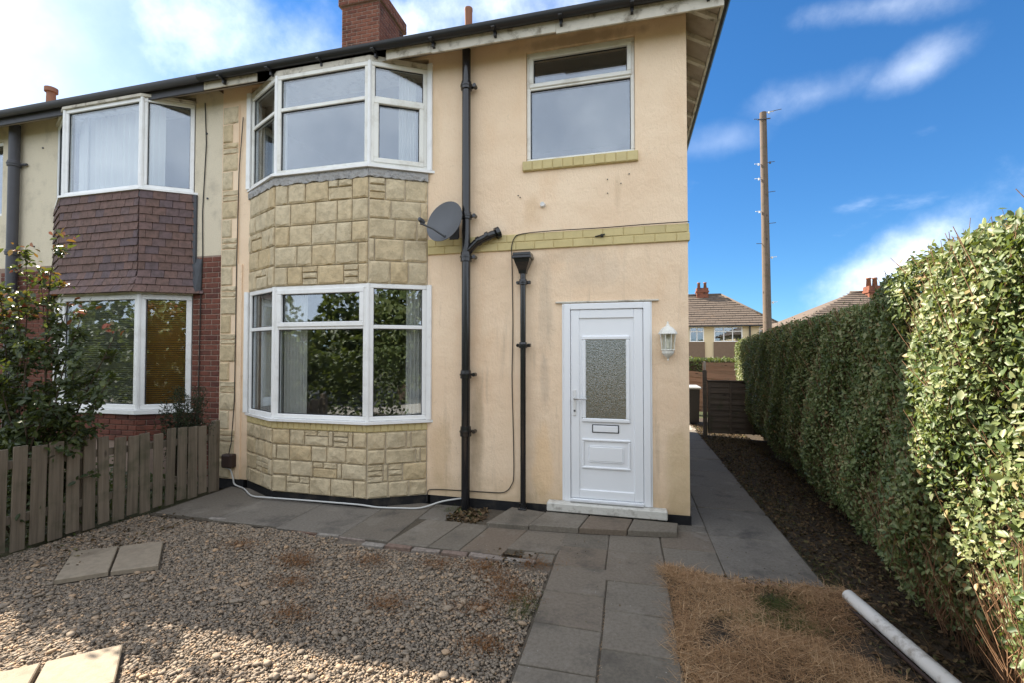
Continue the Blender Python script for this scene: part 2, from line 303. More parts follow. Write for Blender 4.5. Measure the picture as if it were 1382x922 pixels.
# ---------------------------------------------------------------- mesh helpers
class MB:
    def __init__(s): s.v = []; s.f = []; s.t = []
    def add(s, vs, fs, tint=None):
        n = len(s.v); s.v += [tuple(v) for v in vs]; s.f += [tuple(i+n for i in f) for f in fs]
        s.t += [(tint if tint is not None else .5)]*len(fs); return s
    def box(s, x0, x1, y0, y1, z0, z1, m=None, c=0., tint=None):
        if c <= 0:
            vs = [Vector((x, y, z)) for x in (x0, x1) for y in (y0, y1) for z in (z0, z1)]
            fs = [(0, 1, 3, 2), (4, 6, 7, 5), (0, 4, 5, 1), (2, 3, 7, 6), (0, 2, 6, 4), (1, 5, 7, 3)]
        else:
            bm = bmesh.new(); bmesh.ops.create_cube(bm, size=1)
            for v in bm.verts: v.co = Vector((x0+(x1-x0)*(v.co.x+.5), y0+(y1-y0)*(v.co.y+.5), z0+(z1-z0)*(v.co.z+.5)))
            bmesh.ops.bevel(bm, geom=bm.edges[:], offset=c, segments=1, affect='EDGES', profile=.5)
            bm.verts.index_update(); vs = [v.co.copy() for v in bm.verts]; fs = [tuple(v.index for v in f.verts) for f in bm.faces]; bm.free()
        if m is not None: vs = [m @ v for v in vs]
        return s.add(vs, fs, tint)
    def prism(s, poly, z0, z1, m=None):
        n = len(poly); vs = [Vector((*p, z0)) for p in poly]+[Vector((*p, z1)) for p in poly]
        if m is not None: vs = [m @ v for v in vs]
        fs = [tuple(range(n))[::-1], tuple(range(n, 2*n))]+[(i, (i+1) % n, n+(i+1) % n, n+i) for i in range(n)]
        return s.add(vs, fs)
    def tube(s, pts, r, n=10, cap=True, tint=None):
        pts = [Vector(p) for p in pts]; k = len(pts); rs = r if isinstance(r, (list, tuple)) else [r]*k
        vs = []; up = Vector((0, 0, 1)); prev = None
        for i, p in enumerate(pts):
            d = (pts[min(i+1, k-1)]-pts[max(i-1, 0)]).normalized()
            if prev is None:
                a = d.cross(up if abs(d.z) < .9 else Vector((1, 0, 0))).normalized()
            else: a = (prev-d*prev.dot(d)).normalized()
            prev = a; b = d.cross(a)
            vs += [p+(a*math.cos(2*math.pi*j/n)+b*math.sin(2*math.pi*j/n))*rs[i] for j in range(n)]
        fs = [(i*n+j, i*n+(j+1) % n, (i+1)*n+(j+1) % n, (i+1)*n+j) for i in range(k-1) for j in range(n)]
        if cap: fs += [tuple(range(n))[::-1], tuple(range((k-1)*n, k*n))]
        return s.add(vs, fs, tint)
    def lathe(s, prof, c, n=16, m=None, a0=0, a1=2*math.pi):
        full = abs(a1-a0-2*math.pi) < 1e-6; k = n if full else n+1; vs = []
        for r, z in prof:
            for j in range(k):
                a = a0+(a1-a0)*j/n; vs.append(Vector((r*math.cos(a), r*math.sin(a), z)))
        if m is not None: vs = [m @ v for v in vs]
        c = Vector(c); vs = [v+c for v in vs]
        fs = [(i*k+j, i*k+(j+1) % k, (i+1)*k+(j+1) % k, (i+1)*k+j) for i in range(len(prof)-1) for j in range(n)]
        fs += [tuple(range(k))[::-1], tuple(range((len(prof)-1)*k, len(prof)*k))]
        return s.add(vs, fs)
    def mesh(s, name, m, base=Vector((0, 0, 0)), smooth=False):
        me = bpy.data.meshes.new(name); me.from_pydata([Vector(v)-base for v in s.v], [], s.f)
        bm = bmesh.new(); bm.from_mesh(me); bmesh.ops.recalc_face_normals(bm, faces=bm.faces[:]); bm.to_mesh(me); bm.free()
        if any(t != .5 for t in s.t):
            a = me.attributes.new('tint', 'FLOAT', 'FACE'); a.data.foreach_set('value', s.t)
        me.materials.append(m)
        if smooth: shade(me, smooth)
        return me
    def build(s, name, m, parent=None, smooth=False, base=None):
        b = base if base is not None else (wbase(parent) if parent else Vector((0, 0, 0)))
        o = bpy.data.objects.new(name, s.mesh(name, m, b, smooth)); col.objects.link(o)
        if parent: o.parent = parent; o.location = b-wbase(parent)
        else: o.location = b
        return o
def shade(me, ang=True):
    me.polygons.foreach_set('use_smooth', [True]*len(me.polygons))
    if ang is not True:
        bm = bmesh.new(); bm.from_mesh(me)
        for e in bm.edges: e.smooth = not (len(e.link_faces) == 2 and e.calc_face_angle(0) > R(ang))
        bm.to_mesh(me); bm.free()
def wbase(o):
    v = Vector(o.location)
    while o.parent: o = o.parent; v = v+Vector(o.location)
    return v
def thing(name, label, cat, loc, group=None):
    o = bpy.data.objects.new(name, None); col.objects.link(o); o.location = loc; o.empty_display_size = .2
    return tag(o, label, cat, group)
def tag(o, label=None, cat=None, group=None, kind=None):
    for k, v in (('label', label), ('category', cat), ('group', group), ('kind', kind)):
        if v: o[k] = v
    return o
def piece(name, mesh, parent, loc, rot=None, scale=None):      # one of many alike pieces, sharing mesh data
    o = bpy.data.objects.new(name, mesh); col.objects.link(o); o.parent = parent
    o.location = Vector(loc)-wbase(parent)
    if rot is not None: o.rotation_euler = rot
    if scale is not None: o.scale = scale
    return o
def npmesh(name, V, F, m, tint=None, parent=None, smooth=False):  # quick big meshes (equal face sizes)
    me = bpy.data.meshes.new(name); V = np.asarray(V, np.float32); F = np.asarray(F, np.int32); k = F.shape[1]
    if parent is not None: V = V-np.array(wbase(parent), np.float32)
    me.vertices.add(len(V)); me.vertices.foreach_set('co', V.ravel())
    me.loops.add(F.size); me.loops.foreach_set('vertex_index', F.ravel())
    me.polygons.add(len(F)); me.polygons.foreach_set('loop_start', np.arange(0, F.size, k, dtype=np.int32))
    me.update(calc_edges=True); me.validate()
    if tint is not None:
        a = me.attributes.new('tint', 'FLOAT', 'FACE'); a.data.foreach_set('value', np.asarray(tint, np.float32))
    if smooth: me.polygons.foreach_set('use_smooth', [True]*len(F))
    me.materials.append(m); o = bpy.data.objects.new(name, me); col.objects.link(o)
    if parent is not None: o.parent = parent
    return o
def unit(a): return a/np.maximum(np.linalg.norm(a, axis=1, keepdims=True), 1e-9)
def leaf_arrays(P, Nn, L, Wd, fold=.25, droop=None):
    """folded oval leaves: P base points, Nn facing normals, L lengths, Wd widths; two quads each"""
    n = len(P); Nn = unit(Nn); t = unit(np.cross(Nn, rng.normal(size=(n, 3)))); s = np.cross(Nn, t)
    if droop is not None: t = unit(t+droop); s = unit(np.cross(Nn, t)); Nn = np.cross(t, s)
    L = L[:, None]; Wd = Wd[:, None]; q = Nn*L*fold*.4
    V = np.stack([P, P+t*L*.25+s*Wd*.42+q*.8, P+t*L*.66+s*Wd*.46+q, P+t*L-Nn*L*.08, P+t*L*.66-s*Wd*.46+q, P+t*L*.25-s*Wd*.42+q*.8], 1).reshape(-1, 3); i = np.arange(n)[:, None]*6
    F = np.concatenate([i+np.array([[0, 1, 2, 3]]), i+np.array([[0, 3, 4, 5]])], 1).reshape(-1, 4)
    return V, F
def leaf_mesh_single(name, m, L=1., Wd=.5):
    b = MB(); ys = [0, .22, .48, .75, 1.0]; ws = [.03, .36, .5, .34, 0]
    vs = []
    for y, w in zip(ys, ws): vs += [(-w*Wd, y*L, .10*w), (0, y*L, -.08*y*y), (w*Wd, y*L, .10*w)]
    fs = []
    for i in range(4):
        k = i*3; fs += [(k, k+1, k+4, k+3), (k+1, k+2, k+5, k+4)]
    b.add(vs, fs); me = bpy.data.meshes.new(name); me.from_pydata(b.v, [], b.f); me.materials.append(m); shade(me); return me
class Fr:                                                       # a vertical plane: u along p0>p1, n outward, z up
    def __init__(s, p0, p1, out=None):
        s.p0 = Vector((*p0, 0)); d = Vector((*p1, 0))-s.p0; s.len = d.length; s.u = d.normalized(); s.n = Vector((s.u.y, -s.u.x, 0))
        s.m = Matrix(((s.u.x, s.n.x, 0, s.p0.x), (s.u.y, s.n.y, 0, s.p0.y), (0, 0, 1, 0), (0, 0, 0, 1)))
        s.ang = math.atan2(s.u.y, s.u.x)
    def pt(s, u, n, z): return s.m @ Vector((u, n, z))
# in a frame the mesh axes are (u, n, z) with n pointing out of the wall
def offset(poly, d):                                            # open polyline, outward = right of travel (for left-to-right runs facing -Y)
    out = []
    for i, p in enumerate(poly):
        ns = []
        for a, b in ((i-1, i), (i, i+1)):
            if 0 <= a and b < len(poly):
                t = (Vector(poly[b])-Vector(poly[a])).normalized(); ns.append(Vector((t.y, -t.x)))
        n = (sum(ns, Vector((0, 0)))/len(ns)); n = n/n.length_squared if n.length > 1e-6 else n
        out.append(tuple(Vector(p)+n*d))
    return out
def wall(mb, fr, u0, u1, z0, z1, holes, thick):
    """wall with rectangular openings, cut on a grid; outer face at n=0, no doubled faces"""
    us = sorted({u0, u1, *[h[0] for h in holes], *[h[1] for h in holes]}); zs = sorted({z0, z1, *[h[2] for h in holes], *[h[3] for h in holes]})
    us = [u for u in us if u0 <= u <= u1]; zs = [z for z in zs if z0 <= z <= z1]
    hole = lambda u, z: any(h[0] < u < h[1] and h[2] < z < h[3] for h in holes) or not (u0 < u < u1 and z0 < z < z1)
    for i in range(len(us)-1):
        for j in range(len(zs)-1):
            a, b, c, d = us[i], us[i+1], zs[j], zs[j+1]; uc, zc = (a+b)/2, (c+d)/2
            if hole(uc, zc): continue
            for n in (0, -thick): mb.add([fr.pt(a, n, c), fr.pt(b, n, c), fr.pt(b, n, d), fr.pt(a, n, d)], [(0, 1, 2, 3)])
            for (uu, zz, q) in ((a-1e-4, zc, [(a, c), (a, d)]), (b+1e-4, zc, [(b, c), (b, d)]), (uc, c-1e-4, [(a, c), (b, c)]), (uc, d+1e-4, [(a, d), (b, d)])):
                if hole(uu, zz):
                    (e, f), (g, h) = q; mb.add([fr.pt(e, 0, f), fr.pt(g, 0, h), fr.pt(g, -thick, h), fr.pt(e, -thick, f)], [(0, 1, 2, 3)])
def window(parent, fr, u0, u1, z0, z1, cells, bar=.055, m=None, name='window', nd=0.0, thick=.07, sill=None, label=None):
    """uPVC unit. cells: (u0,u1,z0,z1,opening?) in 0..1 of the inside; children: pane, sash"""
    m = m or m_upvc; f = MB(); n0, n1 = nd-thick, nd
    f.box(u0, u1, n0, n1, z0, z0+bar, fr.m, .006); f.box(u0, u1, n0, n1, z1-bar, z1, fr.m, .006)
    f.box(u0, u0+bar, n0, n1-.0015, z0+bar, z1-bar, fr.m, .006); f.box(u1-bar, u1, n0, n1-.0015, z0+bar, z1-bar, fr.m, .006)
    U0, U1, Z0, Z1 = u0+bar, u1-bar, z0+bar, z1-bar; hb = bar*.42
    cl = [(U0+(U1-U0)*a, U0+(U1-U0)*b, Z0+(Z1-Z0)*c, Z0+(Z1-Z0)*d, op) for a, b, c, d, op in cells]
    zc = sorted({c[2] for c in cl}-{Z0}); uc = sorted({c[0] for c in cl}-{U0})
    for z in zc: f.box(U0, U1, n0, n1-.003, z-hb, z+hb, fr.m, .005)
    for u in uc: f.box(u-hb, u+hb, n0, n1-.006, Z0, Z1, fr.m, .005)
    w = f.build(name, m, parent)
    if label: w['label'] = label
    for a, b, c, d, op in cl:
        if a > U0+1e-6: a += hb
        if b < U1-1e-6: b -= hb
        if c > Z0+1e-6: c += hb
        if d < Z1-1e-6: d -= hb
        if op:
            s = MB(); q = bar*.85; k0, k1 = n1-.03, n1+.014
            s.box(a-.012, b+.012, k0, k1, c-.012, c+q, fr.m, .006); s.box(a-.012, b+.012, k0, k1, d-q, d+.012, fr.m, .006)
            s.box(a-.012, a+q, k0, k1-.0015, c+q, d-q, fr.m, .006); s.box(b-q, b+.012, k0, k1-.0015, c+q, d-q, fr.m, .006)
            s.build('sash', m, w); a += q; b -= q; c += q; d -= q
        g = MB(); e = .008
        for (x0, x1, y0, y1) in ((a-.001, b+.001, c-.001, c+e), (a-.001, b+.001, d-e, d+.001), (a-.001, a+e, c+e, d-e), (b-e, b+.001, c+e, d-e)): g.box(x0, x1, n1-.034, n1-.022, y0, y1, fr.m)
        g.build('gasket', m_gasket, w)
        p = MB().box(a-.004, b+.004, n1-.05, n1-.032, c-.004, d+.004, fr.m); p.build('pane', m_glass, w)
    return w
_bricks = {}
def brick_mesh(l, d, h, m, jit=.0):
    k = (round(l, 3), round(d, 3), round(h, 3), m.name, jit)
    if k not in _bricks:
        b = MB().box(-l/2, l/2, -d, 0, -h/2, h/2, None, min(.006, h*.12)); _bricks[k] = b.mesh('brick', m)
    return _bricks[k]
def bricks(parent, fr, u0, u1, z0, z1, bl, bh, j, m, proud=.006, depth=.05, name='brick', bond=True, rows=None):
    z = z0+j/2; r = 0
    while z+bh <= z1+.004:
        u = u0-(bl+j)*(.5 if (r % 2 and bond) else 0)
        while u < u1-.01:
            a, b = max(u+j/2, u0+.001), min(u+bl+j/2, u1-.001)
            if b-a > .03:
                l = round((b-a)/.02)*.02 if b-a < bl-.001 else bl
                l = min(l, b-a)
                piece(name, brick_mesh(l, depth, bh, m), parent, fr.pt((a+b)/2, -proud-random.uniform(0, .0025)+2*proud, z+bh/2), (0, 0, fr.ang+math.pi))
            u += bl+j
        z += bh+j; r += 1
def stonemesh(seed):
    r = random.Random(seed); b = MB(); n = 5; vs = []; fs = []
    g = [-.5, -.40, 0, .40, .5]
    for i in range(n):
        for k in range(n):
            edge = i in (0, n-1) or k in (0, n-1)
            y = 0 if edge else (1.0 if (i == 2 and k == 2) else .75)*r.uniform(.55, 1.25)
            vs.append((g[i]+(0 if edge else r.uniform(-.06, .06)), -y, g[k]+(0 if edge else r.uniform(-.05, .05))))
    for i in range(n-1):
        for k in range(n-1):
            a = i*n+k; fs.append((a, a+n, a+n+1, a+1))
    m0 = len(vs)
    for (x, z) in ((-.5, -.5), (.5, -.5), (.5, .5), (-.5, .5)): vs.append((x, .8, z))
    ring = [[i*n for i in range(n)], [(n-1)*n+k for k in range(n)], [i*n+n-1 for i in range(n-1, -1, -1)], [k for k in range(n-1, -1, -1)]]
    for q, rr in enumerate(ring): fs.append(tuple(rr)+(m0+(q+1) % 4, m0+q))
    b.add(vs, fs); return b.mesh('stone', m_stone)
STONES = [stonemesh(i) for i in range(7)]
def put_stone(parent, fr, a, b, c, d, dep=.021):
    j = .006; w, h = b-a-2*j, d-c-2*j
    if w < .02 or h < .015: return
    piece('stone', random.choice(STONES), parent, fr.pt((a+b)/2, .004+random.uniform(-.002, .003), (c+d)/2), (0, 0, fr.ang), (w, dep*min(1, min(w, h)/.11+.3), h))
def ashlar(parent, fr, u0, u1, z0, z1, courses):
    hs = [random.uniform(.9, 1.1) for _ in range(courses)]; s = sum(hs); z = z0
    for h in hs:
        h = h/s*(z1-z0); u = u0
        while u < u1-.001:
            k = random.choice('BBBBWWVHSBWB'); w = {'B': random.uniform(.19, .27), 'W': random.uniform(.30, .38), 'V': random.uniform(.055, .075), 'H': random.uniform(.17, .22), 'S': .34}[k]
            if u1-u-w < .07: w = u1-u
            if k == 'H' and w < .28:
                for q in range(3): put_stone(parent, fr, u, u+w, z+h*q/3, z+h*(q+1)/3)
            elif k == 'S' and w > .3:
                t = random.uniform(.62, .7)*h; put_stone(parent, fr, u, u+w, z, z+t); s1 = random.uniform(.4, .6)*w
                put_stone(parent, fr, u, u+s1, z+t, z+h); put_stone(parent, fr, u+s1, u+w, z+t, z+h)
            else: put_stone(parent, fr, u, u+w, z, z+h)
            u += w
        z += h
FRONT = Fr((0, 0), (1, 0))                                       # u = world X, n = -Y
def frame_n_check(): assert FRONT.n.y < 0
frame_n_check()
def arc(c, r, a0, a1, n, pl='xz'):
    return [(c[0]+r*math.cos(a0+(a1-a0)*i/n), c[1], c[2]+r*math.sin(a0+(a1-a0)*i/n)) for i in range(n+1)]

# ================================================================ the ground
def sheet(name, poly, z, m, kind='structure', thick=None):
    b = MB()
    if thick: b.prism(poly, z-thick, z)
    else: b.add([(*p, z) for p in poly], [tuple(range(len(poly)))])
    o = b.build(name, m); return tag(o, kind=kind)
def ground_fn(nt, o):
    c = mixc(nt, ramp(nt, noise(nt, .35, 6.0), .4, .6), (.06, .075, .03), (.10, .085, .05))
    c = mixc(nt, M(nt, 'MULTIPLY', noise(nt, 9., 6.), .7), c, (.04, .045, .02)); prin(nt, o, c, .95, noise(nt, 25., 5.), .8, .05, .2)
m_ground = mat('rough_ground', ground_fn)
m_asphalt = simple('asphalt', (.05, .05, .052), .9, .2, 20., 80.)
sheet('ground', [(-600, -600), (600, -600), (600, 900), (-600, 900)], -.09, m_ground)
sheet('pavement', [(-90, -9.5), (90, -9.5), (90, -7.2), (1.2, -7.2), (-6.4, -7.2), (-90, -7.2)], -.03, m_concrete)
sheet('road', [(-90, -15.5), (90, -15.5), (90, -9.5), (-90, -9.5)], -.075, m_asphalt)
sheet('gravel_bed', [(-6.06, -9.0), (-1.3, -9.0), (-1.3, -1.1), (-6.06, -1.1)], -.038, m_gravelbed)
sheet('lawn_bed', [(-.33, -9.0), (1.0, -9.0), (1.0, -1.12), (-.33, -1.12)], -.028, m_soil)
sheet('soil_strip', [(.85, -9.0), (3.2, -9.0), (3.2, 9.0), (.85, 9.0)], -.04, m_soil)
sheet('rear_yard', [(-6.2, 6.6), (.93, 6.6), (.93, 13), (-6.2, 13)], -.02, m_concrete)
tag(bpy.data.objects['ground'])
paths = {}
def path(name):
    o = bpy.data.objects.new(name, MB().box(-.001, .001, -.001, .001, -.06, -.058).mesh(name, m_tarslab)); col.objects.link(o); o.location = (0, 0, 0); return tag(o, kind='structure')
def slab_obj(parent, poly, z, m, th=.05, name='paving_slab', tilt=0.):
    c = Vector((sum(p[0] for p in poly)/len(poly), sum(p[1] for p in poly)/len(poly), z))
    bm = bmesh.new(); vs = [bm.verts.new((p[0]-c.x, p[1]-c.y, 0)) for p in poly]; f = bm.faces.new(vs)
    e = bmesh.ops.extrude_face_region(bm, geom=[f]); bmesh.ops.translate(bm, verts=[v for v in e['geom'] if isinstance(v, bmesh.types.BMVert)], vec=(0, 0, -th))
    bmesh.ops.recalc_face_normals(bm, faces=bm.faces[:])
    bmesh.ops.bevel(bm, geom=[e for e in bm.edges if all(abs(v.co.z) < 1e-6 for v in e.verts)], offset=.006, segments=1, affect='EDGES')
    me = bpy.data.meshes.new(name); bm.to_mesh(me); bm.free(); me.materials.append(m)
    o = bpy.data.objects.new(name, me); col.objects.link(o)
    if parent: o.parent = parent; o.location = c-wbase(parent)
    else: o.location = c
    o.rotation_euler = (random.uniform(-.004, .004)+tilt, random.uniform(-.006, .006), 0)
    return o
def rect(x0, x1, y0, y1, g=.005, j=.004):
    q = lambda: random.uniform(-j, j)
    return [(x0+g+q(), y0+g+q()), (x1-g+q(), y0+g+q()), (x1-g+q(), y1-g+q()), (x0+g+q(), y1-g+q())]
# base below the slabs so that joints are dark
sheet('path_bedding', [(-6.05, -1.16), (.9, -1.16), (.9, 0.0), (-6.05, 0.0)], -.011, m_joint)
sheet('path_bedding', [(-1.3, -9), (-.33, -9), (-.33, -1.16), (-1.3, -1.16)], -.011, m_joint)
sheet('path_bedding', [(0.0, 0.0), (.9, 0.0), (.9, 6.6), (0.0, 6.6)], -.011, m_joint)
fp = path('front_path')
for a, b in ((-6.0, -5.15), (-5.15, -4.3), (-4.3, -3.5), (-3.5, -2.95)): slab_obj(fp, rect(a, b, -1.1+.02*(a+6)*-1.6, -.02, .002), 0, m_tarslab)
for a, b in ((-2.95, -2.62),): slab_obj(fp, rect(a, b, -.52, -.02), 0, m_tarslab)
for a, b, y0 in ((-2.95, -2.52, -1.2), (-2.52, -2.2, -1.2), (-2.2, -1.78, -1.2), (-1.78, -1.29, -1.05)): slab_obj(fp, [(a+.005, y0), (b-.004, y0), (b+.10, -.53), (a+.11, -.53)], 0, m_slab)
for a, b in ((-1.29, -.835), (-.835, -.335)):
    slab_obj(fp, rect(a, b, -.85, -.42), 0, m_slab)
    slab_obj(fp, rect(a, b, -1.27 if a < -1 else -1.44, -.85), 0, m_slab)
slab_obj(fp, rect(-.335, .15, -1.12, -.66), 0, m_slab); slab_obj(fp, rect(-.335, .15, -.66, -.2), 0, m_slab); slab_obj(fp, rect(-.165, .15, -.2, .0), 0, m_slab)
for y0, y1 in ((-1.14, -.25), (-.25, .65), (.65, 1.55), (1.55, 2.45), (2.45, 3.35), (3.35, 4.25), (4.25, 5.15), (5.15, 6.55)):
    slab_obj(fp, rect(.15, .89, y0, y1), 0, m_tarslab)
    if y0 > -.5: slab_obj(fp, rect(.005, .15, y0 if y0 > 0 else 0.0, y1), 0, m_tarslab)
y = -1.27
for k in range(9): slab_obj(fp, rect(-1.29, -.815, y-.45, y), 0, m_slab); y -= .45
y = -1.44
for k in range(9): slab_obj(fp, rect(-.815, -.335, y-.455, y), 0, m_slab); y -= .455
for (x0, y0, x1, y1) in ((-1.60, -1.22, -1.46, -1.06), (-1.46, -1.25, -1.30, -1.07)): slab_obj(fp, rect(x0, x1, y0, y1), -.004, m_slab, name='edging_block')
x = -5.8
while x < -1.7:
    l = random.uniform(.2, .36); yy = -1.02-.05*(x+5.8)*.9 if x < -3.5 else -1.21
    yy = max(yy, -1.235)
    slab_obj(fp, rect(x, x+l, yy-.06-random.uniform(0, .03), yy-.005, .003, .008), random.uniform(-.012, .004), m_edging, name='edging_block'); x += l+.01
for x0, x1 in ((-.1, .25), (.25, .58), (.58, .9)): slab_obj(fp, rect(x0, x1, -1.2, -1.145, .004, .01), -.006, m_edging, name='edging_block')

rs = thing('raised_step', 'row of four raised concrete slabs forming a low step before the white door', 'step', (-1.14, -.3, 0))
fr4 = [(-2.13, -.585), (-1.663, -.565), (-1.145, -.535), (-.66, -.475), (-.168, -.405)]; bk4 = [(-1.98, -.06), (-1.56, -.13), (-1.07, -.135), (-.6, -.135), (-.14, -.02)]
for i in range(4):
    g = .006; q = [(fr4[i][0]+g, fr4[i][1]), (fr4[i+1][0]-g, fr4[i+1][1]), (bk4[i+1][0]-g, bk4[i+1][1]), (bk4[i][0]+g, bk4[i][1])]
    if i == 3: q = [q[0], q[1], (-.14, -.14), q[3]]
    slab_obj(rs, q, .062 if i else .052, m_slab, .058, tilt=-.0 if i else .02)
ds = MB().box(-1.55, -.24, -.13, -.002, .064, .165, None, .012).build('doorstep', m_whitestep, base=Vector((-.9, 0, .064)))
tag(ds, 'low flaking white painted doorstep under the white door', 'doorstep')
def loose(poly, label, m=m_stepslab):
    o = slab_obj(None, poly, .012, m, .04, name='stepping_slab'); tag(o, label, 'paving slab', 'loose slabs laid on the gravel'); return o
loose([(-5.19, -2.58), (-4.925, -2.36), (-5.40, -1.94), (-5.69, -2.13)], 'shaded sandstone slab on the gravel, the one nearer the picket fence')
loose([(-4.91, -2.35), (-4.625, -2.165), (-5.087, -1.747), (-5.385, -1.93)], 'shaded sandstone slab on the gravel, the one nearer the stone bay')
loose([(-4.045, -3.315), (-3.77, -3.075), (-3.455, -3.35), (-3.74, -3.60)], 'sunlit sandstone slab on the gravel, the right one at the bottom left corner')
loose([(-4.36, -3.60), (-4.065, -3.33), (-3.76, -3.615), (-4.05, -3.88)], 'sunlit sandstone slab cut by the left edge at the bottom left corner')

# ================================================================ our house
H = thing('semi_detached_house', 'peach rendered semi detached house with white door and buff stone bay', 'house', (-3.1, 3.2, 0))
BAY = [(-5.78, 0), (-5.05, -.36), (-3.70, -.36), (-3.08, 0)]
FAC = [Fr(BAY[i], BAY[i+1]) for i in range(3)]
w = MB(); wall(w, FRONT, -6.27, 0.0, .10, 5.68, [(-5.78, -3.08, -1, 5.61), (-1.363, -.403, .165, 2.44), (-1.815, -.552, 4.15, 5.49)], .25)
w.box(-.25, 0.0, .25, 6.5, .10, 5.68); w.box(-6.27, -.25, 6.25, 6.5, .1, 5.68)
w.build('wall', m_render, H)
w = MB().box(-6.27, -5.84, .002, .25, -.05, .1).box(-3.03, -1.38, -.012, .25, -.05, .1).box(-1.38, -.39, .0, .25, -.05, .1).box(-.39, .012, -.012, .25, -.05, .098).box(-.24, .012, .25, 6.5, -.05, .098)
w.prism([(-5.85, .2)]+offset(BAY, -.004)+[(-3.03, .2)], -.05, .1); w.build('plinth', m_bitumen, H)
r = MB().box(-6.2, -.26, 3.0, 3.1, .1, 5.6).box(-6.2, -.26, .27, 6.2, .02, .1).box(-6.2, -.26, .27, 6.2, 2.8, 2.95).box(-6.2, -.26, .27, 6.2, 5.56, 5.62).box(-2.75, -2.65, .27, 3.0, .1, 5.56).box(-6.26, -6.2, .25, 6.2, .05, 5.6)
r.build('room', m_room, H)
def bay_prism(name, z0, z1, off, m, parent, bay, back=.24, inset=.004):
    p = offset(bay, off); b = MB().prism([(bay[0][0]+inset, back)]+([(bay[0][0]+inset, .001)] if off <= 0 else [])+p[(1 if off <= 0 else 0):(-1 if off <= 0 else None)]+([(bay[-1][0]-inset, .001)] if off <= 0 else [])+[(bay[-1][0]-inset, back)], z0, z1)
    return b.build(name, m, parent)
for z0, z1, nc in ((.10, .90, 4), (2.72, 4.03, 5)):
    c = bay_prism('stone_cladding', z0, z1, -.014, m_mortar, H, BAY)
    for f in FAC: ashlar(c, f, .004, f.len-.004, z0+.004, z1-.004, nc)
bs = bay_prism('brick_sill', .90, .996, .004, m_ymortar, H, BAY)
for f in FAC: bricks(bs, f, 0.0, f.len, .902, .996, .075, .088, .006, m_ybrick, proud=.014, bond=False)
def sillboard(name, z0, z1, off, bay, parent, e=.05, m=m_upvc):
    p = offset(bay, off); p[0] = (p[0][0]-e*.5, -.002); p[-1] = (p[-1][0]+e, -.002)
    return MB().prism([p[0]]+p[1:-1]+[p[-1]], z0, z1).build(name, m, parent)
sillboard('window_sill', .998, 1.03, .055, BAY, H); sillboard('window_sill', 4.132, 4.163, .06, BAY, H, .06)
ld = MB(); p = offset(BAY, .018); q = offset(BAY, .006); n0 = len(p)
for i in range(3):
    a, b = Vector(p[i]), Vector(p[i+1]); k = max(6, int((b-a).length/.045))
    for s in range(k):
        u0, u1 = s/k, (s+1)/k; P0, P1 = a.lerp(b, u0), a.lerp(b, u1); rr = random.Random(i*100+s); r2 = random.Random(i*100+s+1) if s < k-1 else random.Random((i+1)*100)
        za, zb = 4.035-rr.uniform(0, .025), 4.035-r2.uniform(0, .025)
        na, nb = rr.uniform(0, .012), r2.uniform(0, .012); nn = FAC[i].n.xy
        A, B = P0+nn*na, P1+nn*nb
        ld.add([(*P0, 4.13), (*P1, 4.13), (*(B+nn*.006), 4.085), (*(A+nn*.006), 4.085), (*B, zb), (*A, za), (*(B-nn*.03), zb), (*(A-nn*.03), za)], [(0, 1, 2, 3), (3, 2, 4, 5), (5, 4, 6, 7)])
ld.build('lead_flashing', m_lead, H)
FF = [(0, 1, 0, .665, False), (0, 1, .665, 1, False)]; FFs = [(0, 1, 0, .665, True), (0, 1, .665, 1, False)]
GFm = [(0, 1, 0, .70, False), (0, 1, .70, 1, True)]; GFs = [(0, 1, 0, .70, False), (0, 1, .70, 1, False)]
e = .012
for f, c in zip(FAC, (FF, FF, FFs)): window(H, f, e, f.len-e, 4.166, 5.465, c, m=m_upvc2)
for f, c in zip(FAC, (GFs, GFm, GFs)): window(H, f, e, f.len-e, 1.032, 2.719, c)
for (x, y) in BAY[1:3]:
    for z0, z1 in ((1.031, 2.719), (4.164, 5.464)): MB().tube([(x, y+.008, z0), (x, y+.008, z1)], .024, 8).build('corner_post', m_upvc, H)
for z0, z1 in ((1.031, 2.72), (4.164, 5.53)):
    for x0, x1 in ((-5.84, -5.775), (-3.085, -3.02)): MB().box(x0, x1, -.03, .05, z0, z1, None, .004).build('corner_post', m_upvc, H)
bay_prism('bay_head', 5.467, 5.535, -.004, m_fascia, H, BAY)
# curtains: wavy hanging sheets inside the bay
def curtain(parent, fr, u0, u1, z0, z1, n=-.22, m=m_curtain, amp=.022, k=9):
    b = MB(); c = int((u1-u0)*90)+8; row = []
    for i in range(c+1):
        u = u0+(u1-u0)*i/c; row.append((u, n+amp*math.sin(i/c*k*6.28+random.uniform(-.3, .3))+random.uniform(-.004, .004)))
    vs = [fr.pt(u, d, z) for z in (z0, z1) for u, d in row]; fs = [(i, i+1, c+2+i, c+1+i) for i in range(c)]
    b.add(vs, fs); return b.build('curtain', m, parent, True)
curtain(H, FAC[2], .36, .58, 4.2, 5.45, k=6); curtain(H, FAC[0], .2, .62, 4.2, 5.45, k=7)
curtain(H, FAC[2], .46, .70, 1.05, 2.7, -.12, m=m_curtain, k=5); curtain(H, FAC[1], .06, .40, 1.05, 2.7, -.13, m=m_curtain, k=7); curtain(H, FAC[0], .14, .78, 1.05, 2.7, -.13, m=m_curtain, k=8)
MB().box(-4.6, -3.9, .15, .4, 1.03, 1.16, None, .03).build('window_seat', m_gasket, H)
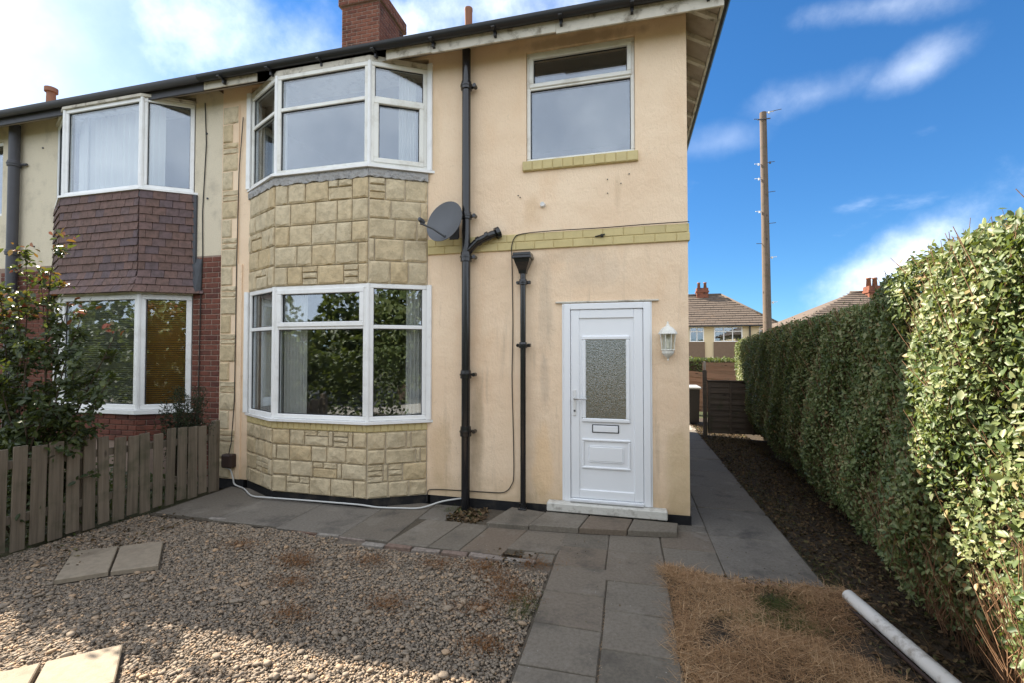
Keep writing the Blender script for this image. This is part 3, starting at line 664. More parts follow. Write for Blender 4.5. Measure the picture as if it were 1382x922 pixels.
# top right window and its ochre brick sill
window(H, FRONT, -1.813, -.554, 4.152, 5.488, [(0, 1, 0, .685, False), (0, 1, .685, 1, True)], m=m_upvc2, nd=-.035, bar=.045)
bs = MB().box(-1.85, -.52, -.03, .1, 4.035, 4.148).build('brick_sill', m_ymortar, H)
bricks(bs, FRONT, -1.853, -.517, 4.036, 4.15, .115, .11, .006, m_ybrick, proud=.042, depth=.08, bond=False)
# string course, two courses of painted brick
sc_ = MB().box(-3.075, -.0, -.016, .01, 3.10, 3.29).box(0, .012, -.016, .6, 3.10, 3.29).build('string_course', m_ymortar, H)
bricks(sc_, FRONT, -3.07, .02, 3.098, 3.292, .222, .091, .005, m_ybrick, proud=.026)
# quoin strip of split stone beside the neighbour
qs = MB().box(-6.255, -5.975, -.012, .01, .1, 5.4).build('quoin_strip', m_render, H)
z = .1; k = 0
while z < 5.35:
    if k % 3 == 2:
        h = .16; put_stone(qs, FRONT, -6.25, -5.98, z, z+h*.5); put_stone(qs, FRONT, -6.25, -5.98, z+h*.5, z+h)
    elif k % 3 == 0: h = .27; put_stone(qs, FRONT, -6.25, -6.06+random.uniform(-.03, .02), z, z+h)
    else: h = .25; put_stone(qs, FRONT, -6.25, -5.985, z, z+h)
    z += h; k += 1
for o in qs.children: o.location.y -= .012
MB().box(-5.97, -5.89, -.018, .01, .1, 3.12, None, .006).build('rendered_pier', m_render, H)
# the door
fr = MB(); fr.box(-1.363, -1.288, -.035, .06, .167, 2.44, None, .006).box(-.478, -.403, -.035, .06, .167, 2.44, None, .006).box(-1.288, -.478, -.0345, .06, 2.37, 2.44, None, .006).box(-1.288, -.478, -.05, .06, .167, .205, None, .004)
fr.box(-1.385, -1.363, -.012, .02, .167, 2.455).box(-.403, -.385, -.012, .02, .167, 2.455)
fr.build('door_frame', m_door, H)
d = MB(); L0, L1, D0, D1 = -1.284, -.482, .209, 2.366; bw = .098
for (a, b, c, e) in ((L0, L0+bw, D0, D1), (L1-bw, L1, D0, D1), (L0+bw, L1-bw, D1-bw, D1), (L0+bw, L1-bw, D0, D0+bw)): d.box(a, b, -.022, .03, c, e, None, .006)
d.box(L0+bw, L1-bw, -.006, .02, D0+bw, 1.075).box(L0+bw, L1-bw, -.006, .02, 2.065, D1-bw).box(L0+bw, -1.155, -.006, .02, 1.075, 2.065).box(-.625, L1-bw, -.006, .02, 1.075, 2.065)
dr = d.build('front_door', m_door, H)
g = MB()
def ring(mb, x0, x1, z0, z1, wd, y0, y1, c=.006):
    mb.box(x0, x1, y0, y1, z0, z0+wd, None, c).box(x0, x1, y0, y1, z1-wd, z1, None, c).box(x0, x0+wd, y0+.001, y1, z0+wd, z1-wd, None, c).box(x1-wd, x1, y0+.001, y1, z0+wd, z1-wd, None, c)
ring(g, -1.155, -.625, 1.075, 2.065, .042, -.026, .02, .008); g.build('glazing_bead', m_door, dr)
MB().box(-1.116, -.664, -.008, .012, 1.114, 2.026).build('obscured_pane', m_obscure, dr)
g = MB(); ring(g, -1.16, -.62, .545, .885, .028, -.022, -.004, .008); g.box(-1.085, -.695, -.02, -.004, .625, .805, None, .014); g.build('moulded_panel', m_door, dr)
MB().box(-1.045, -.745, -.014, -.005, .955, 1.05, None, .004).build('letter_plate_surround', m_darklead, dr); MB().box(-1.033, -.757, -.022, -.013, .966, 1.039, None, .004).build('letter_plate', m_door, dr)
MB().box(-1.258, -1.222, -.034, -.021, 1.14, 1.44, None, .006).build('handle_plate', m_white, dr)
MB().tube([(-1.24, -.03, 1.34), (-1.24, -.075, 1.34), (-1.22, -.082, 1.34), (-1.10, -.082, 1.338)], .0105, 8).build('lever_handle', m_steel, dr, 40)
MB().tube([(-1.24, -.031, 1.20), (-1.24, -.042, 1.20)], .012, 10).build('keyhole', m_darklead, dr)
MB().box(-1.285, -.48, -.075, -.05, .167, .187, None, .004).build('threshold', m_steel, dr)
MB().box(-1.46, -.31, -.03, .0, 2.447, 2.468, None, .006).build('door_drip', m_fascia, H)
# eaves: sloping soffit, fascia, gutter, rafters, roof
RX0, RX1, RY0, RY1, EZ, SL = -12.75, .31, -.31, 6.81, 5.60, .715
MB().add([(-6.27, .02, 5.665), (.02, .02, 5.665), (RX1, RY0+.02, 5.475), (-6.27, RY0+.02, 5.475)], [(0, 1, 2, 3)]).add([(-.02, .0, 5.665), (-.02, 6.5, 5.665), (RX1-.005, 6.8, 5.455), (RX1-.005, RY0+.02, 5.475)], [(0, 1, 2, 3)]).build('soffit', m_soffit, H)
for k in range(15):
    y = -.1+.42*k; b = MB(); b.add([(.0, y-.03, 5.66), (.0, y+.03, 5.66), (.30, y+.03, 5.47), (.30, y-.03, 5.47), (.0, y-.03, 5.60), (.0, y+.03, 5.60), (.30, y+.03, 5.425), (.30, y-.03, 5.425)], [(0, 1, 2, 3), (4, 5, 6, 7), (0, 1, 5, 4), (1, 2, 6, 5), (2, 3, 7, 6), (3, 0, 4, 7)])
    b.build('rafter_foot', m_fascia, H)
fa = MB(); 
for x0, x1, zb in ((-3.5, -2.9, 5.462), (-2.9, -1.4, 5.45), (-1.4, .335, 5.43)): fa.box(x0, x1-.002, RY0-.012, RY0+.012, zb, 5.585, None, .003)
fa.build('fascia', m_fascia, H); MB().box(-6.27, -5.4, RY0-.01, RY0+.01, 5.48, 5.585, None, .003).build('fascia', m_fascia, H); fa = MB(); fa.box(RX1, RX1+.025, RY0+.013, RY1, 5.43, 5.585, None, .003)
fa.build('side_fascia', m_fascia, H)
def gutter(parent, x0, x1, name='gutter', m=m_gutter):
    b = MB(); n = 10; r = .058; vs = []
    for x in (x0, x1):
        for rr in (r, r-.006):
            for i in range(n+1):
                a = math.pi+math.pi*i/n; vs.append((x, RY0-.075+rr*math.cos(a), 5.625+rr*1.25*math.sin(a)))
    k = n+1; fs = []
    for i in range(n): fs += [(i, i+1, 2*k+i+1, 2*k+i), (k+i, k+i+1, 3*k+i+1, 3*k+i)]
    fs += [(0, k, 3*k, 2*k), (n, k+n, 3*k+n, 2*k+n)]; fs += [tuple(range(k)), tuple(range(2*k, 3*k))]
    b.add(vs, fs)
    return b.build(name, m, parent, 50)
gt = gutter(H, -6.27, .36)
for k in range(9):
    x = -5.9+.76*k; b = MB(); b.box(x-.02, x+.02, RY0-.145, RY0-.012, 5.542, 5.552).box(x-.014, x+.014, RY0-.06, RY0-.012, 5.495, 5.542); b.build('gutter_bracket', m_gutter, gt)
MB().box(RX1+.03, RX1+.11, RY0-.13, RY1, 5.545, 5.615, None, .02).build('side_gutter', m_gutter, H)
def roof(parent, x0, x1, hip_right, hip_left, m):
    hd = (RY1-RY0)/2; rz = EZ+hd*SL; ym = (RY0+RY1)/2; V = []; Fs = []; T = []
    b = MB(); A = (x0, RY0, EZ); B = (x1, RY0, EZ); C = (x1, RY1, EZ); D = (x0, RY1, EZ)
    P = (x0+(hd if hip_left else 0), ym, rz); Q = (x1-(hd if hip_right else 0), ym, rz)
    b.add([A, B, C, D, P, Q], [(0, 1, 5, 4), (2, 3, 4, 5), (1, 2, 5), (3, 0, 4)]); base = b.build('roof', m, parent)
    t = MB(); ct = math.atan(SL); st = .27; wd = .24
    rot = lambda ang, org: Matrix.Translation(org) @ Matrix.Rotation(ang, 4, 'Z') @ Matrix.Rotation(ct, 4, 'X')
    def slope(org, ang, width, trimL, trimR):
        mt = rot(ang, Vector(org)); ln = hd/math.cos(ct); r = 0
        while r*st < ln:
            s = r*st; lo = s*math.cos(ct) if trimL else 0; hi = width-(s*math.cos(ct) if trimR else 0); u = lo-(wd/2 if r % 2 else 0)
            while u < hi:
                a, c = max(u, lo), min(u+wd-.006, hi)
                if c-a > .03:
                    z = random.uniform(.012, .02)
                    t.add([mt @ Vector(q) for q in ((a, s-.03, z), (c, s-.03, z), (c, s-.03, z+.016), (a, s-.03, z+.016), (a, s+st, .002), (c, s+st, .002))], [(0, 1, 2, 3), (3, 2, 5, 4), (0, 3, 4), (1, 5, 2)], random.random()*.98)
                u += wd
            r += 1
    slope(A, 0, x1-x0, hip_left, hip_right)
    if hip_right: slope(B, math.pi/2, RY1-RY0, True, True)
    tl = t.build('roof_tiles', m, base); tl['kind'] = 'stuff'
    b = MB()
    if hip_right: b.tube([Vector(B)+Vector((-.05, .05, .06)), Vector(Q)+Vector((0, 0, .06))], .09, 10)
    b.tube([Vector(P)+Vector((0, 0, .05)), Vector(Q)+Vector((0, 0, .05))], .1, 10); b.build('ridge_tile', m, base, 40)
    return base
rf = roof(H, -6.27, RX1, True, False, m_rooftile)
# chimney, stepped brick
ch = MB().box(-6.07, -5.26, 2.51, 3.49, 7.3, 8.66).box(-6.12, -5.21, 2.46, 3.54, 8.66, 8.88).build('chimney', m_redmortar, H)
CF = Fr((-6.07, 2.51), (-5.26, 2.51)); CR = Fr((-5.26, 2.51), (-5.26, 3.49))
bricks(ch, CF, .0, CF.len, 7.82, 8.66, .21, .065, .01, m_chimbrick, proud=.008); bricks(ch, CR, .0, CR.len, 7.82, 8.66, .21, .065, .01, m_chimbrick, proud=.008)
CF = Fr((-6.12, 2.46), (-5.21, 2.46)); CR = Fr((-5.21, 2.46), (-5.21, 3.54))
bricks(ch, CF, .0, CF.len, 8.66, 8.88, .21, .065, .01, m_chimbrick, proud=.008); bricks(ch, CR, .0, CR.len, 8.66, 8.88, .21, .065, .01, m_chimbrick, proud=.008)
MB().lathe([(.06, 6.8), (.06, 7.30), (.065, 7.31), (.065, 7.35)], (-3.08, 1.5, 0), 12).build('roof_vent_pipe', m_clay, H, 40)
# small fixings in the render
k = MB().tube([(-1.61, 0, 3.62), (-1.61, -.05, 3.62)], [.034, .026], 12).build('wall_cap', m_white, H)
b = MB()
for (x, z) in ((-1.91, 3.76), (-1.885, 3.735), (-.86, 3.86), (-.62, 3.9), (-.86, 3.7), (-.71, 3.8), (-2.62, 3.2)): b.tube([(x, .0, z), (x, -.012, z-.004)], .007, 6)
b.build('wall_fixing', m_darklead, H)
MB().box(-.94, -.905, -.05, -.025, 3.19, 3.225, None, .006).tube([(-1.0, -.035, 3.2), (-.93, -.045, 3.21), (-.89, -.04, 3.22)], .008, 6).build('cable_clip', m_cable, H)

# ---------------------------------------------------------------- pipes and fittings on the front wall
def collar(x, y, z, r, h=.07):
    return MB().lathe([(r+.004, -h/2), (r+.016, -h/2+.006), (r+.016, -.012), (r+.022, -.008), (r+.022, .010), (r+.014, .014), (r+.010, h/2), (r+.002, h/2+.004)], (x, y, z), 16)
sp = thing('soil_pipe', 'thick black cast iron soil pipe running the full height of the front wall', 'pipe', (-2.535, -.1, 0))
px, py, pr_ = -2.535, -.1, .052
MB().tube([(px, py, -.02), (px, py, 5.57)], pr_, 16).build('pipe', m_blackpaint, sp, 40)
for z, h in ((5.12, .10), (3.53, .09), (3.03, .12), (1.60, .10), (.92, .12)):
    c = collar(px, py, z, pr_, h); c.tube([(px+.03, py+.06, z), (px+.1, py+.03, z)], .016, 8); c.tube([(px+.1, py-.01, z), (px+.1, py+.06, z)], .024, 8); c.build('collar', m_blackpaint, sp, 40)
MB().tube([(px, py, 3.06), (px+.05, py, 3.12), (px+.12, py, 3.19), (px+.2, py+.005, 3.235), (px+.33, py+.02, 3.29), (px+.40, py+.06, 3.31)], .046, 14).build('branch_pipe', m_blackpaint, sp, True)
b = MB()
for t in (.16, .27): 
    p0 = Vector((px+t, py, 3.215 if t < .2 else 3.265)); b.tube([p0-Vector((.018, 0, .008)), p0+Vector((.018, 0, .008))], .057, 14)
p0 = Vector((px+.385, py+.04, 3.31)); b.tube([p0-Vector((.02, .01, .01)), p0+Vector((.02, .01, .01))], .07, 16); b.build('branch_collar', m_blackpaint, sp, 40)
wp = thing('waste_pipe', 'slim black waste pipe with a hopper head beside the white door', 'pipe', (-1.832, -.09, 0))
px, py, pr_ = -1.832, -.09, .033
MB().tube([(px, py, .06), (px, py, 2.85)], pr_, 14).build('pipe', m_blackpaint, wp, 40)
for z in (2.70, 1.95):
    c = collar(px, py, z, pr_, .07); c.box(px-.085, px+.085, py+.02, py+.05, z-.02, z+.02, None, .006).tube([(px-.07, py+.05, z), (px-.07, py+.0, z)], .016, 8).tube([(px+.07, py+.05, z), (px+.07, py+.0, z)], .016, 8); c.build('collar', m_blackpaint, wp, 40)
h = MB(); pts = [(.042, 2.80), (.05, 2.84), (.085, 2.93), (.095, 2.97)]; sq = lambda r, z: [(px-r, py-r*.85, z), (px+r, py-r*.85, z), (px+r, py+min(r*.85, .085), z), (px-r, py+min(r*.85, .085), z)]
vs = sum([sq(r, z) for r, z in pts], []); fs = [(i*4+j, i*4+(j+1) % 4, i*4+4+(j+1) % 4, i*4+4+j) for i in range(3) for j in range(4)]+[(0, 1, 2, 3), (12, 13, 14, 15)]
h.add(vs, fs).box(px-.115, px+.115, py-.10, py+.085, 2.97, 3.005, None, .006).box(px-.105, px+.105, py-.09, py+.08, 3.005, 3.04, None, .006); h.build('hopper', m_blackpaint, wp)
MB().tube([(px, py, .12), (px, py, .06), (px, py-.02, .055)], .042, 12).box(px-.05, px+.05, py-.06, py+.04, .054, .075, None, .005).build('shoe', m_blackpaint, wp, 40)

dsh = thing('satellite_dish', 'dark grey satellite dish fixed on the wall beside the thick black pipe', 'satellite dish', (-2.75, -.02, 3.42))
nrm = Vector((-.20, -.92, .30)).normalized(); qd = nrm.to_track_quat('Z', 'Y').to_matrix().to_4x4(); ctr = Vector((-2.755, -.26, 3.44))
prof = [(.25*t, .055*t*t-.055) for t in (.02, .2, .4, .6, .8, .95, 1.0)]
vs = []; fs = []; n = 36
for back in (0, 1):
    for r, z in prof:
        for j in range(n):
            a = 2*math.pi*j/n; vs.append(ctr+(qd @ Vector((r*math.cos(a)*.98, r*math.sin(a)*1.08, z-.008*back))))
k = len(prof); tot = k*n
for s0 in (0, tot):
    fs += [(s0+i*n+j, s0+i*n+(j+1) % n, s0+(i+1)*n+(j+1) % n, s0+(i+1)*n+j) for i in range(k-1) for j in range(n)]; fs.append(tuple(range(s0, s0+n)))
fs += [((k-1)*n+j, (k-1)*n+(j+1) % n, tot+(k-1)*n+(j+1) % n, tot+(k-1)*n+j) for j in range(n)]
MB().add(vs, fs).build('reflector', m_dish, dsh, 50)
foot = ctr+(qd @ Vector((0, -.235, -.01))); lnb = Vector((-2.93, -.50, 3.385))
b0 = Vector((-2.72, -.33, 3.235))
MB().tube([ctr+nrm*-.05+Vector((0, 0, -.12)), b0, b0.lerp(lnb, .5), lnb+Vector((.01, .01, -.035))], .012, 8).build('feed_arm', m_dish, dsh, 50)
MB().tube([lnb+nrm*.05, lnb, lnb-nrm*.035], [.022, .03, .026], 12).tube([lnb+Vector((0, 0, -.04)), lnb], .02, 8).build('receiver', m_darklead, dsh, 40)
MB().tube([ctr-nrm*.06, ctr-nrm*.11, (-2.72, -.1, 3.36), (-2.72, -.03, 3.36)], .02, 8).box(-2.78, -2.66, -.03, -.002, 3.27, 3.45, None, .005).build('wall_bracket', m_darklead, dsh, 40)

lt = thing('wall_lantern', 'white half lantern with clear panes fixed right of the white door', 'wall lamp', (-.222, 0, 1.8))
lx, ly = -.222, -.075
MB().box(lx-.05, lx+.05, -.03, -.001, 1.86, 2.13, None, .008).build('backplate', m_lampwhite, lt)
MB().lathe([(.098, 2.075), (.10, 2.082), (.085, 2.115), (.05, 2.15), (.022, 2.165), (.018, 2.18), (.008, 2.195), (.012, 2.203), (.003, 2.215)], (lx, ly, 0), 8).build('cap', m_lampwhite, lt)
b = MB()
for j in range(8):
    a = 2*math.pi*(j+.5)/8; b.tube([(lx+.066*math.cos(a), ly+.066*math.sin(a), 1.893), (lx+.083*math.cos(a), ly+.083*math.sin(a), 2.075)], .0045, 5)
b.lathe([(.07, 1.888), (.074, 1.892), (.07, 1.900)], (lx, ly, 0), 8).build('glazing_bar', m_lampwhite, lt)
MB().lathe([(.062, 1.90), (.079, 2.073)], (lx, ly, 0), 8).build('lantern_pane', m_lampglass, lt)
MB().lathe([(.004, 1.775), (.011, 1.788), (.007, 1.80), (.028, 1.822), (.056, 1.848), (.064, 1.866), (.062, 1.886)], (lx, ly, 0), 10).build('base_bowl', m_lampwhite, lt, 50)
MB().lathe([(.018, 1.886), (.02, 1.93), (.016, 1.94), (.026, 1.98), (.024, 2.01), (.006, 2.03)], (lx, ly, 0), 10).build('bulb', m_bulb, lt, True)

def cable(name, pts, r, m, label):
    pts = [Vector(p) for p in pts]; out = []
    for i in range(len(pts)-1):
        p0, p1, p2, p3 = pts[max(i-1, 0)], pts[i], pts[i+1], pts[min(i+2, len(pts)-1)]
        for k in range(5):
            t = k/5; out.append(.5*((2*p1)+(p2-p0)*t+(2*p0-5*p1+4*p2-p3)*t*t+(3*p1-p0-3*p2+p3)*t**3))
    out.append(pts[-1]); b0 = Vector(pts[0]); o = MB().tube(out, r, 6).build(name, m, base=b0, smooth=True); tag(o, label, 'cable'); return o
cable('black_cable', [(.01, -.035, 3.302), (-.4, -.030, 3.305), (-.9, -.030, 3.298), (-1.5, -.032, 3.30), (-1.86, -.034, 3.285), (-1.95, -.036, 3.24), (-1.985, -.036, 3.12), (-1.985, -.014, 2.95), (-1.975, -.008, 2.2), (-1.985, -.01, 1.6), (-1.975, -.008, 1.1), (-1.965, -.01, .7), (-1.965, -.01, .40), (-1.99, -.01, .30), (-2.08, -.01, .205), (-2.3, -.01, .19), (-2.6, -.01, .185), (-3.0, -.012, .172), (-3.06, -.02, .13), (-3.05, -.06, .03)], .0055, m_cable, 'thin black cable from the ochre brick band down the wall to the ground')
cable('white_cable', [(-6.02, -.07, .36), (-6.06, -.09, .28), (-6.0, -.06, .24), (-5.96, -.05, .12), (-5.93, -.05, .04), (-5.7, -.13, .02), (-5.35, -.36, .02), (-5.05, -.41, .035), (-4.4, -.40, .04), (-3.8, -.40, .045), (-3.55, -.36, .02), (-3.3, -.30, .012), (-3.05, -.24, .015), (-2.85, -.1, .06), (-2.66, -.04, .09), (-2.55, -.02, .1)], .010, m_whitecable, 'white cable lying along the black foot of the stone bay')
jb = thing('junction_box', 'small dark brown cable box low on the wall at the left of the bay', 'junction box', (-6.03, -.05, .25))
MB().box(-6.11, -5.94, -.11, -.013, .27, .455, None, .012).build('box_body', m_jbox, jb)
MB().box(-6.095, -5.955, -.122, -.11, .285, .44, None, .008).build('box_cover', m_jbox, jb)
MB().tube([(-6.03, -.06, .45), (-6.0, -.05, .62), (-5.985, -.022, 1.2), (-5.98, -.022, 3.0), (-5.96, -.022, 4.4), (-5.9, -.022, 5.2)], .006, 6).build('feed_cable', m_cable, jb)

# ================================================================ the neighbour's house
Q = thing('semi_detached_house', 'pale pebbledashed house on the left with plum tile hung bay', 'house', (-9.4, 3.2, 0))
NB = [(-9.53, 0), (-8.80, -.36), (-7.30, -.36), (-6.76, 0)]
NF = [Fr(NB[i], NB[i+1]) for i in range(3)]
w = MB(); wall(w, FRONT, -12.6, -6.272, 3.27, 5.68, [(-9.53, -6.76, -1, 5.61), (-12.0, -10.78, 4.16, 5.42)], .25)
w.box(-12.6, -12.35, .25, 6.5, 3.27, 5.68).box(-12.35, -6.272, 6.25, 6.5, .1, 5.68); w.build('upper_wall', m_pebble, Q)
w = MB(); wall(w, FRONT, -12.6, -9.53, -.05, 3.27, [], .25); w.box(-12.6, -12.35, .25, 6.5, -.05, 3.27)
lw2 = w.build('lower_wall', m_redmortar, Q)
w = MB(); wall(w, FRONT, -6.76, -6.272, -.05, 3.27, [], .25); lw = w.build('lower_wall', m_redmortar, Q)
bricks(lw, FRONT, -6.76, -6.272, .1, 3.26, .215, .065, .010, m_redbrick, proud=.009)
bricks(lw2, FRONT, -10.75, -9.53, 2.45, 3.26, .215, .065, .010, m_redbrick, proud=.009)
b = MB(); z = .1; r = 0
while z < 2.44:
    u = -10.75-(.1125 if r % 2 else 0)
    while u < -9.53:
        x0, x1 = max(u, -10.75), min(u+.215, -9.535)
        if x1-x0 > .03: b.box(x0, x1, -.008, .02, z+.005, z+.07)
        u += .225
    z += .075; r += 1
tag(b.build('lower_bricks', m_redbrick, lw2), kind='stuff')
c = bay_prism('bay_brickwork', -.05, 1.0, -.012, m_redmortar, Q, NB)
for f in NF: bricks(c, f, 0.0, f.len, .62, 1.0, .215, .065, .010, m_redbrick, proud=.009)
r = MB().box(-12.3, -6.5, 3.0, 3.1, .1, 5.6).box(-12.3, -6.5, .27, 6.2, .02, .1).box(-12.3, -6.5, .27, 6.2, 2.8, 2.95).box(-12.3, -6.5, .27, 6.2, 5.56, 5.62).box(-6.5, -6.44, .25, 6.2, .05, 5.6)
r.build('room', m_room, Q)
# tile hung apron, flaring at the foot
def flare(z): return .012+.10*max(0, (3.05-z)/.33)**1.6
core = bay_prism('tile_hanging', 2.74, 4.17, -.01, m_darklead, Q, NB)
tw, te = .158, .112
tm = {}
def tile_mesh(w):
    k = round(w, 3)
    if k not in tm:
        b = MB(); g = .0025; vs = []
        for i, (x) in enumerate((-w/2+g, w/2-g)):
            vs += [(x, 0.0, te+.012), (x, -.013, te+.012), (x, -.030, -.004), (x, -.014, -.004)]
        b.add(vs, [(0, 1, 2, 3), (7, 6, 5, 4), (1, 5, 6, 2), (2, 6, 7, 3), (0, 4, 5, 1), (3, 7, 4, 0)]); tm[k] = b.mesh('tile', m_tile)
    return tm[k]
z = 2.715; r = 0
while z < 4.10:
    o0 = flare(z); o1 = flare(z+te); rings = offset(NB, o0); rings[0] = (rings[0][0]-o0*.5, 0); rings[-1] = (rings[-1][0]+o0*1.1, 0)
    for i in range(3):
        f = Fr(rings[i], rings[i+1]); u = -(tw/2 if (r+i) % 2 else 0)
        while u < f.len-.002:
            a, b_ = max(u, 0), min(u+tw, f.len); 
            if b_-a > .02:
                wq = round((b_-a)/.01)*.01 if b_-a < tw-.001 else tw
                o = piece('tile', tile_mesh(min(wq, b_-a)), core, f.pt((a+b_)/2, random.uniform(-.002, .003), z+random.uniform(-.002, .002)), (math.atan2(o0-o1, te)*-1.0, random.uniform(-.006, .006), f.ang))
            u += tw
    z += te; r += 1
fb = MB(); p = offset(NB, .02); 
for i in range(3): f = NF[i]; fb.add([(*NB[i], 4.165), (*NB[i+1], 4.165), (*p[i+1], 4.15), (*p[i], 4.15), (*offset(NB, .032)[i+1], 4.075), (*offset(NB, .032)[i], 4.075)], [(0, 1, 2, 3), (3, 2, 4, 5)])
fb.box(-6.765, -6.70, -.03, .0, 2.78, 4.16).add([(-6.74, -.01, 3.25), (-6.60, -.01, 3.22), (-6.60, -.012, 2.72), (-6.74, -.05, 2.72), (-6.66, -.06, 3.0), (-6.64, -.07, 2.75)], [(0, 1, 4), (1, 2, 5, 4), (4, 5, 3, 0)])
fb.build('lead_flashing', m_darklead, Q)
sillboard('window_sill', 4.168, 4.198, .055, NB, Q, .03); sillboard('window_sill', 1.003, 1.06, .05, NB, Q, .03)
for f in NF: window(Q, f, .012, f.len-.012, 4.2, 5.50, [(0, 1, 0, 1, False)], m=m_upvc)
for f in NF: window(Q, f, .012, f.len-.012, 1.062, 2.70, [(0, 1, 0, 1, False)], m=m_upvc, bar=.07)
for z0, z1 in ((1.061, 2.70), (4.199, 5.499)):
    for (x, y) in NB[1:3]: MB().tube([(x, y+.006, z0), (x, y+.006, z1)], .028, 8).build('corner_post', m_upvc, Q)
bay_prism('bay_head', 2.702, 2.735, .0, m_upvc2, Q, NB); bay_prism('bay_head', 5.502, 5.54, .03, m_fascia, Q, NB)
window(Q, FRONT, -12.0, -10.78, 4.16, 5.42, [(0, .5, 0, 1, False), (.5, 1, 0, 1, False)], m=m_upvc, nd=-.03)
def blind(fr, u0, u1, z0, z1, m, n=-.10):
    b = MB(); z = z0
    while z < z1:
        b.add([fr.pt(u0, n-.010, z), fr.pt(u1, n-.010, z), fr.pt(u1, n+.010, z+.022), fr.pt(u0, n+.010, z+.022), fr.pt(u1, n+.010, z+.020), fr.pt(u0, n+.010, z+.020)], [(0, 1, 2, 3), (0, 1, 4, 5)]); z += .030
    return tag(b.build('blind', m, Q), kind='stuff')
blind(NF[1], .06, 1.44, 1.10, 2.66, m_blind); blind(NF[2], .0, .60, 1.10, 2.66, m_amber); blind(NF[0], .12, .80, 1.10, 2.66, m_blind)
curtain(Q, NF[1], -.05, 1.55, 4.2, 5.5, -.3, m_curtain, k=14)
curtain(Q, NF[0], .2, .82, 4.2, 5.5, -.26, m_curtain, k=8)
MB().add([(RX0, .02, 5.665), (-6.272, .02, 5.665), (-6.272, RY0+.02, 5.475), (RX0, RY0+.02, 5.475)], [(0, 1, 2, 3)]).build('soffit', m_soffit, Q)
MB().box(RX0, -6.272, RY0-.012, RY0+.012, 5.47, 5.585, None, .003).build('fascia', m_greypipe, Q)
gt = gutter(Q, RX0, -6.275, m=m_greypipe)
roof(Q, RX0, -6.272, False, True, m_rooftile)
MB().lathe([(.085, 6.6), (.075, 7.26), (.11, 7.27), (.11, 7.36), (.07, 7.37)], (-13.13+.9, 1.5, 0), 12).build('roof_vent_pipe', m_clay, Q, 40)
b = MB()
for (x, z) in ((-9.85, 5.2), (-6.55, 5.05), (-6.52, 4.1), (-10.0, 3.6)): b.tube([(x, 0, z), (x, -.014, z)], .014, 6)
b.build('wall_fixing', m_darklead, Q)
MB().tube([(-6.58, -.015, 5.5), (-6.55, -.012, 4.9), (-6.60, -.012, 3.9), (-6.585, -.012, 3.3), (-6.60, -.02, 2.6), (-6.62, -.02, .9), (-6.66, -.02, .3)], .007, 6).build('wall_cable', m_cable, Q)
dp = thing('downpipe', 'grey painted downpipe at the far left of the pebbledashed house', 'pipe', (-10.35, -.08, 0))
MB().tube([(-10.35, -.09, .0), (-10.35, -.09, 5.60)], .07, 12).build('pipe', m_greypipe, dp, 40)
for z in (4.95, 3.5, 1.8):
    c = collar(-10.35, -.09, z, .07, .09); c.tube([(-10.3, -.05, z), (-10.16, -.03, z)], .02, 8); c.build('collar', m_greypipe, dp, 40)

# ================================================================ picket fence
pf = thing('picket_fence', 'weathered grey brown picket fence between the gravel and the shrub', 'fence', (-6.1, -1.4, 0))
xs = lambda y: -6.0+.085*(y+.3)
topz = lambda y: .90-.075*(y+.4)*.6
y = -.34; pk = {}
for k in range(20):
    wd = random.choice((.102, .108, .113)); h = topz(y)+random.uniform(-.025, .02); hz = round(h, 2); z0 = .02+.02*(k % 2)
    key = (wd, hz, k % 2)
    if key not in pk:
        b = MB(); b.box(-.011, .011, -wd/2, wd/2, 0, hz-z0, None, .003); pk[key] = b.mesh('picket', m_picket)
    piece('picket', pk[key], pf, (xs(y)+random.uniform(-.004, .004), y, z0), (random.uniform(-.018, .018), random.uniform(-.012, .012), random.uniform(-.04, .04)-.085))
    y -= .139+random.uniform(-.004, .006)
for zo in (.25, .70):
    MB().add([(xs(yy)-.055+dx, yy, zo+dz+(topz(yy)-.9)*(1 if zo > .5 else .3)) for yy in (-.25, -3.1) for dx, dz in ((0, 0), (.035, 0), (.035, .075), (0, .075))], [(0, 1, 2, 3), (4, 5, 6, 7), (0, 1, 5, 4), (1, 2, 6, 5), (2, 3, 7, 6), (3, 0, 4, 7)]).build('rail', m_picket, pf)
for yy in (-.22, -1.72, -3.05): MB().box(xs(yy)-.14, xs(yy)-.06, yy-.04, yy+.04, -.05, topz(yy)+.05, None, .008).build('post', m_picket, pf)

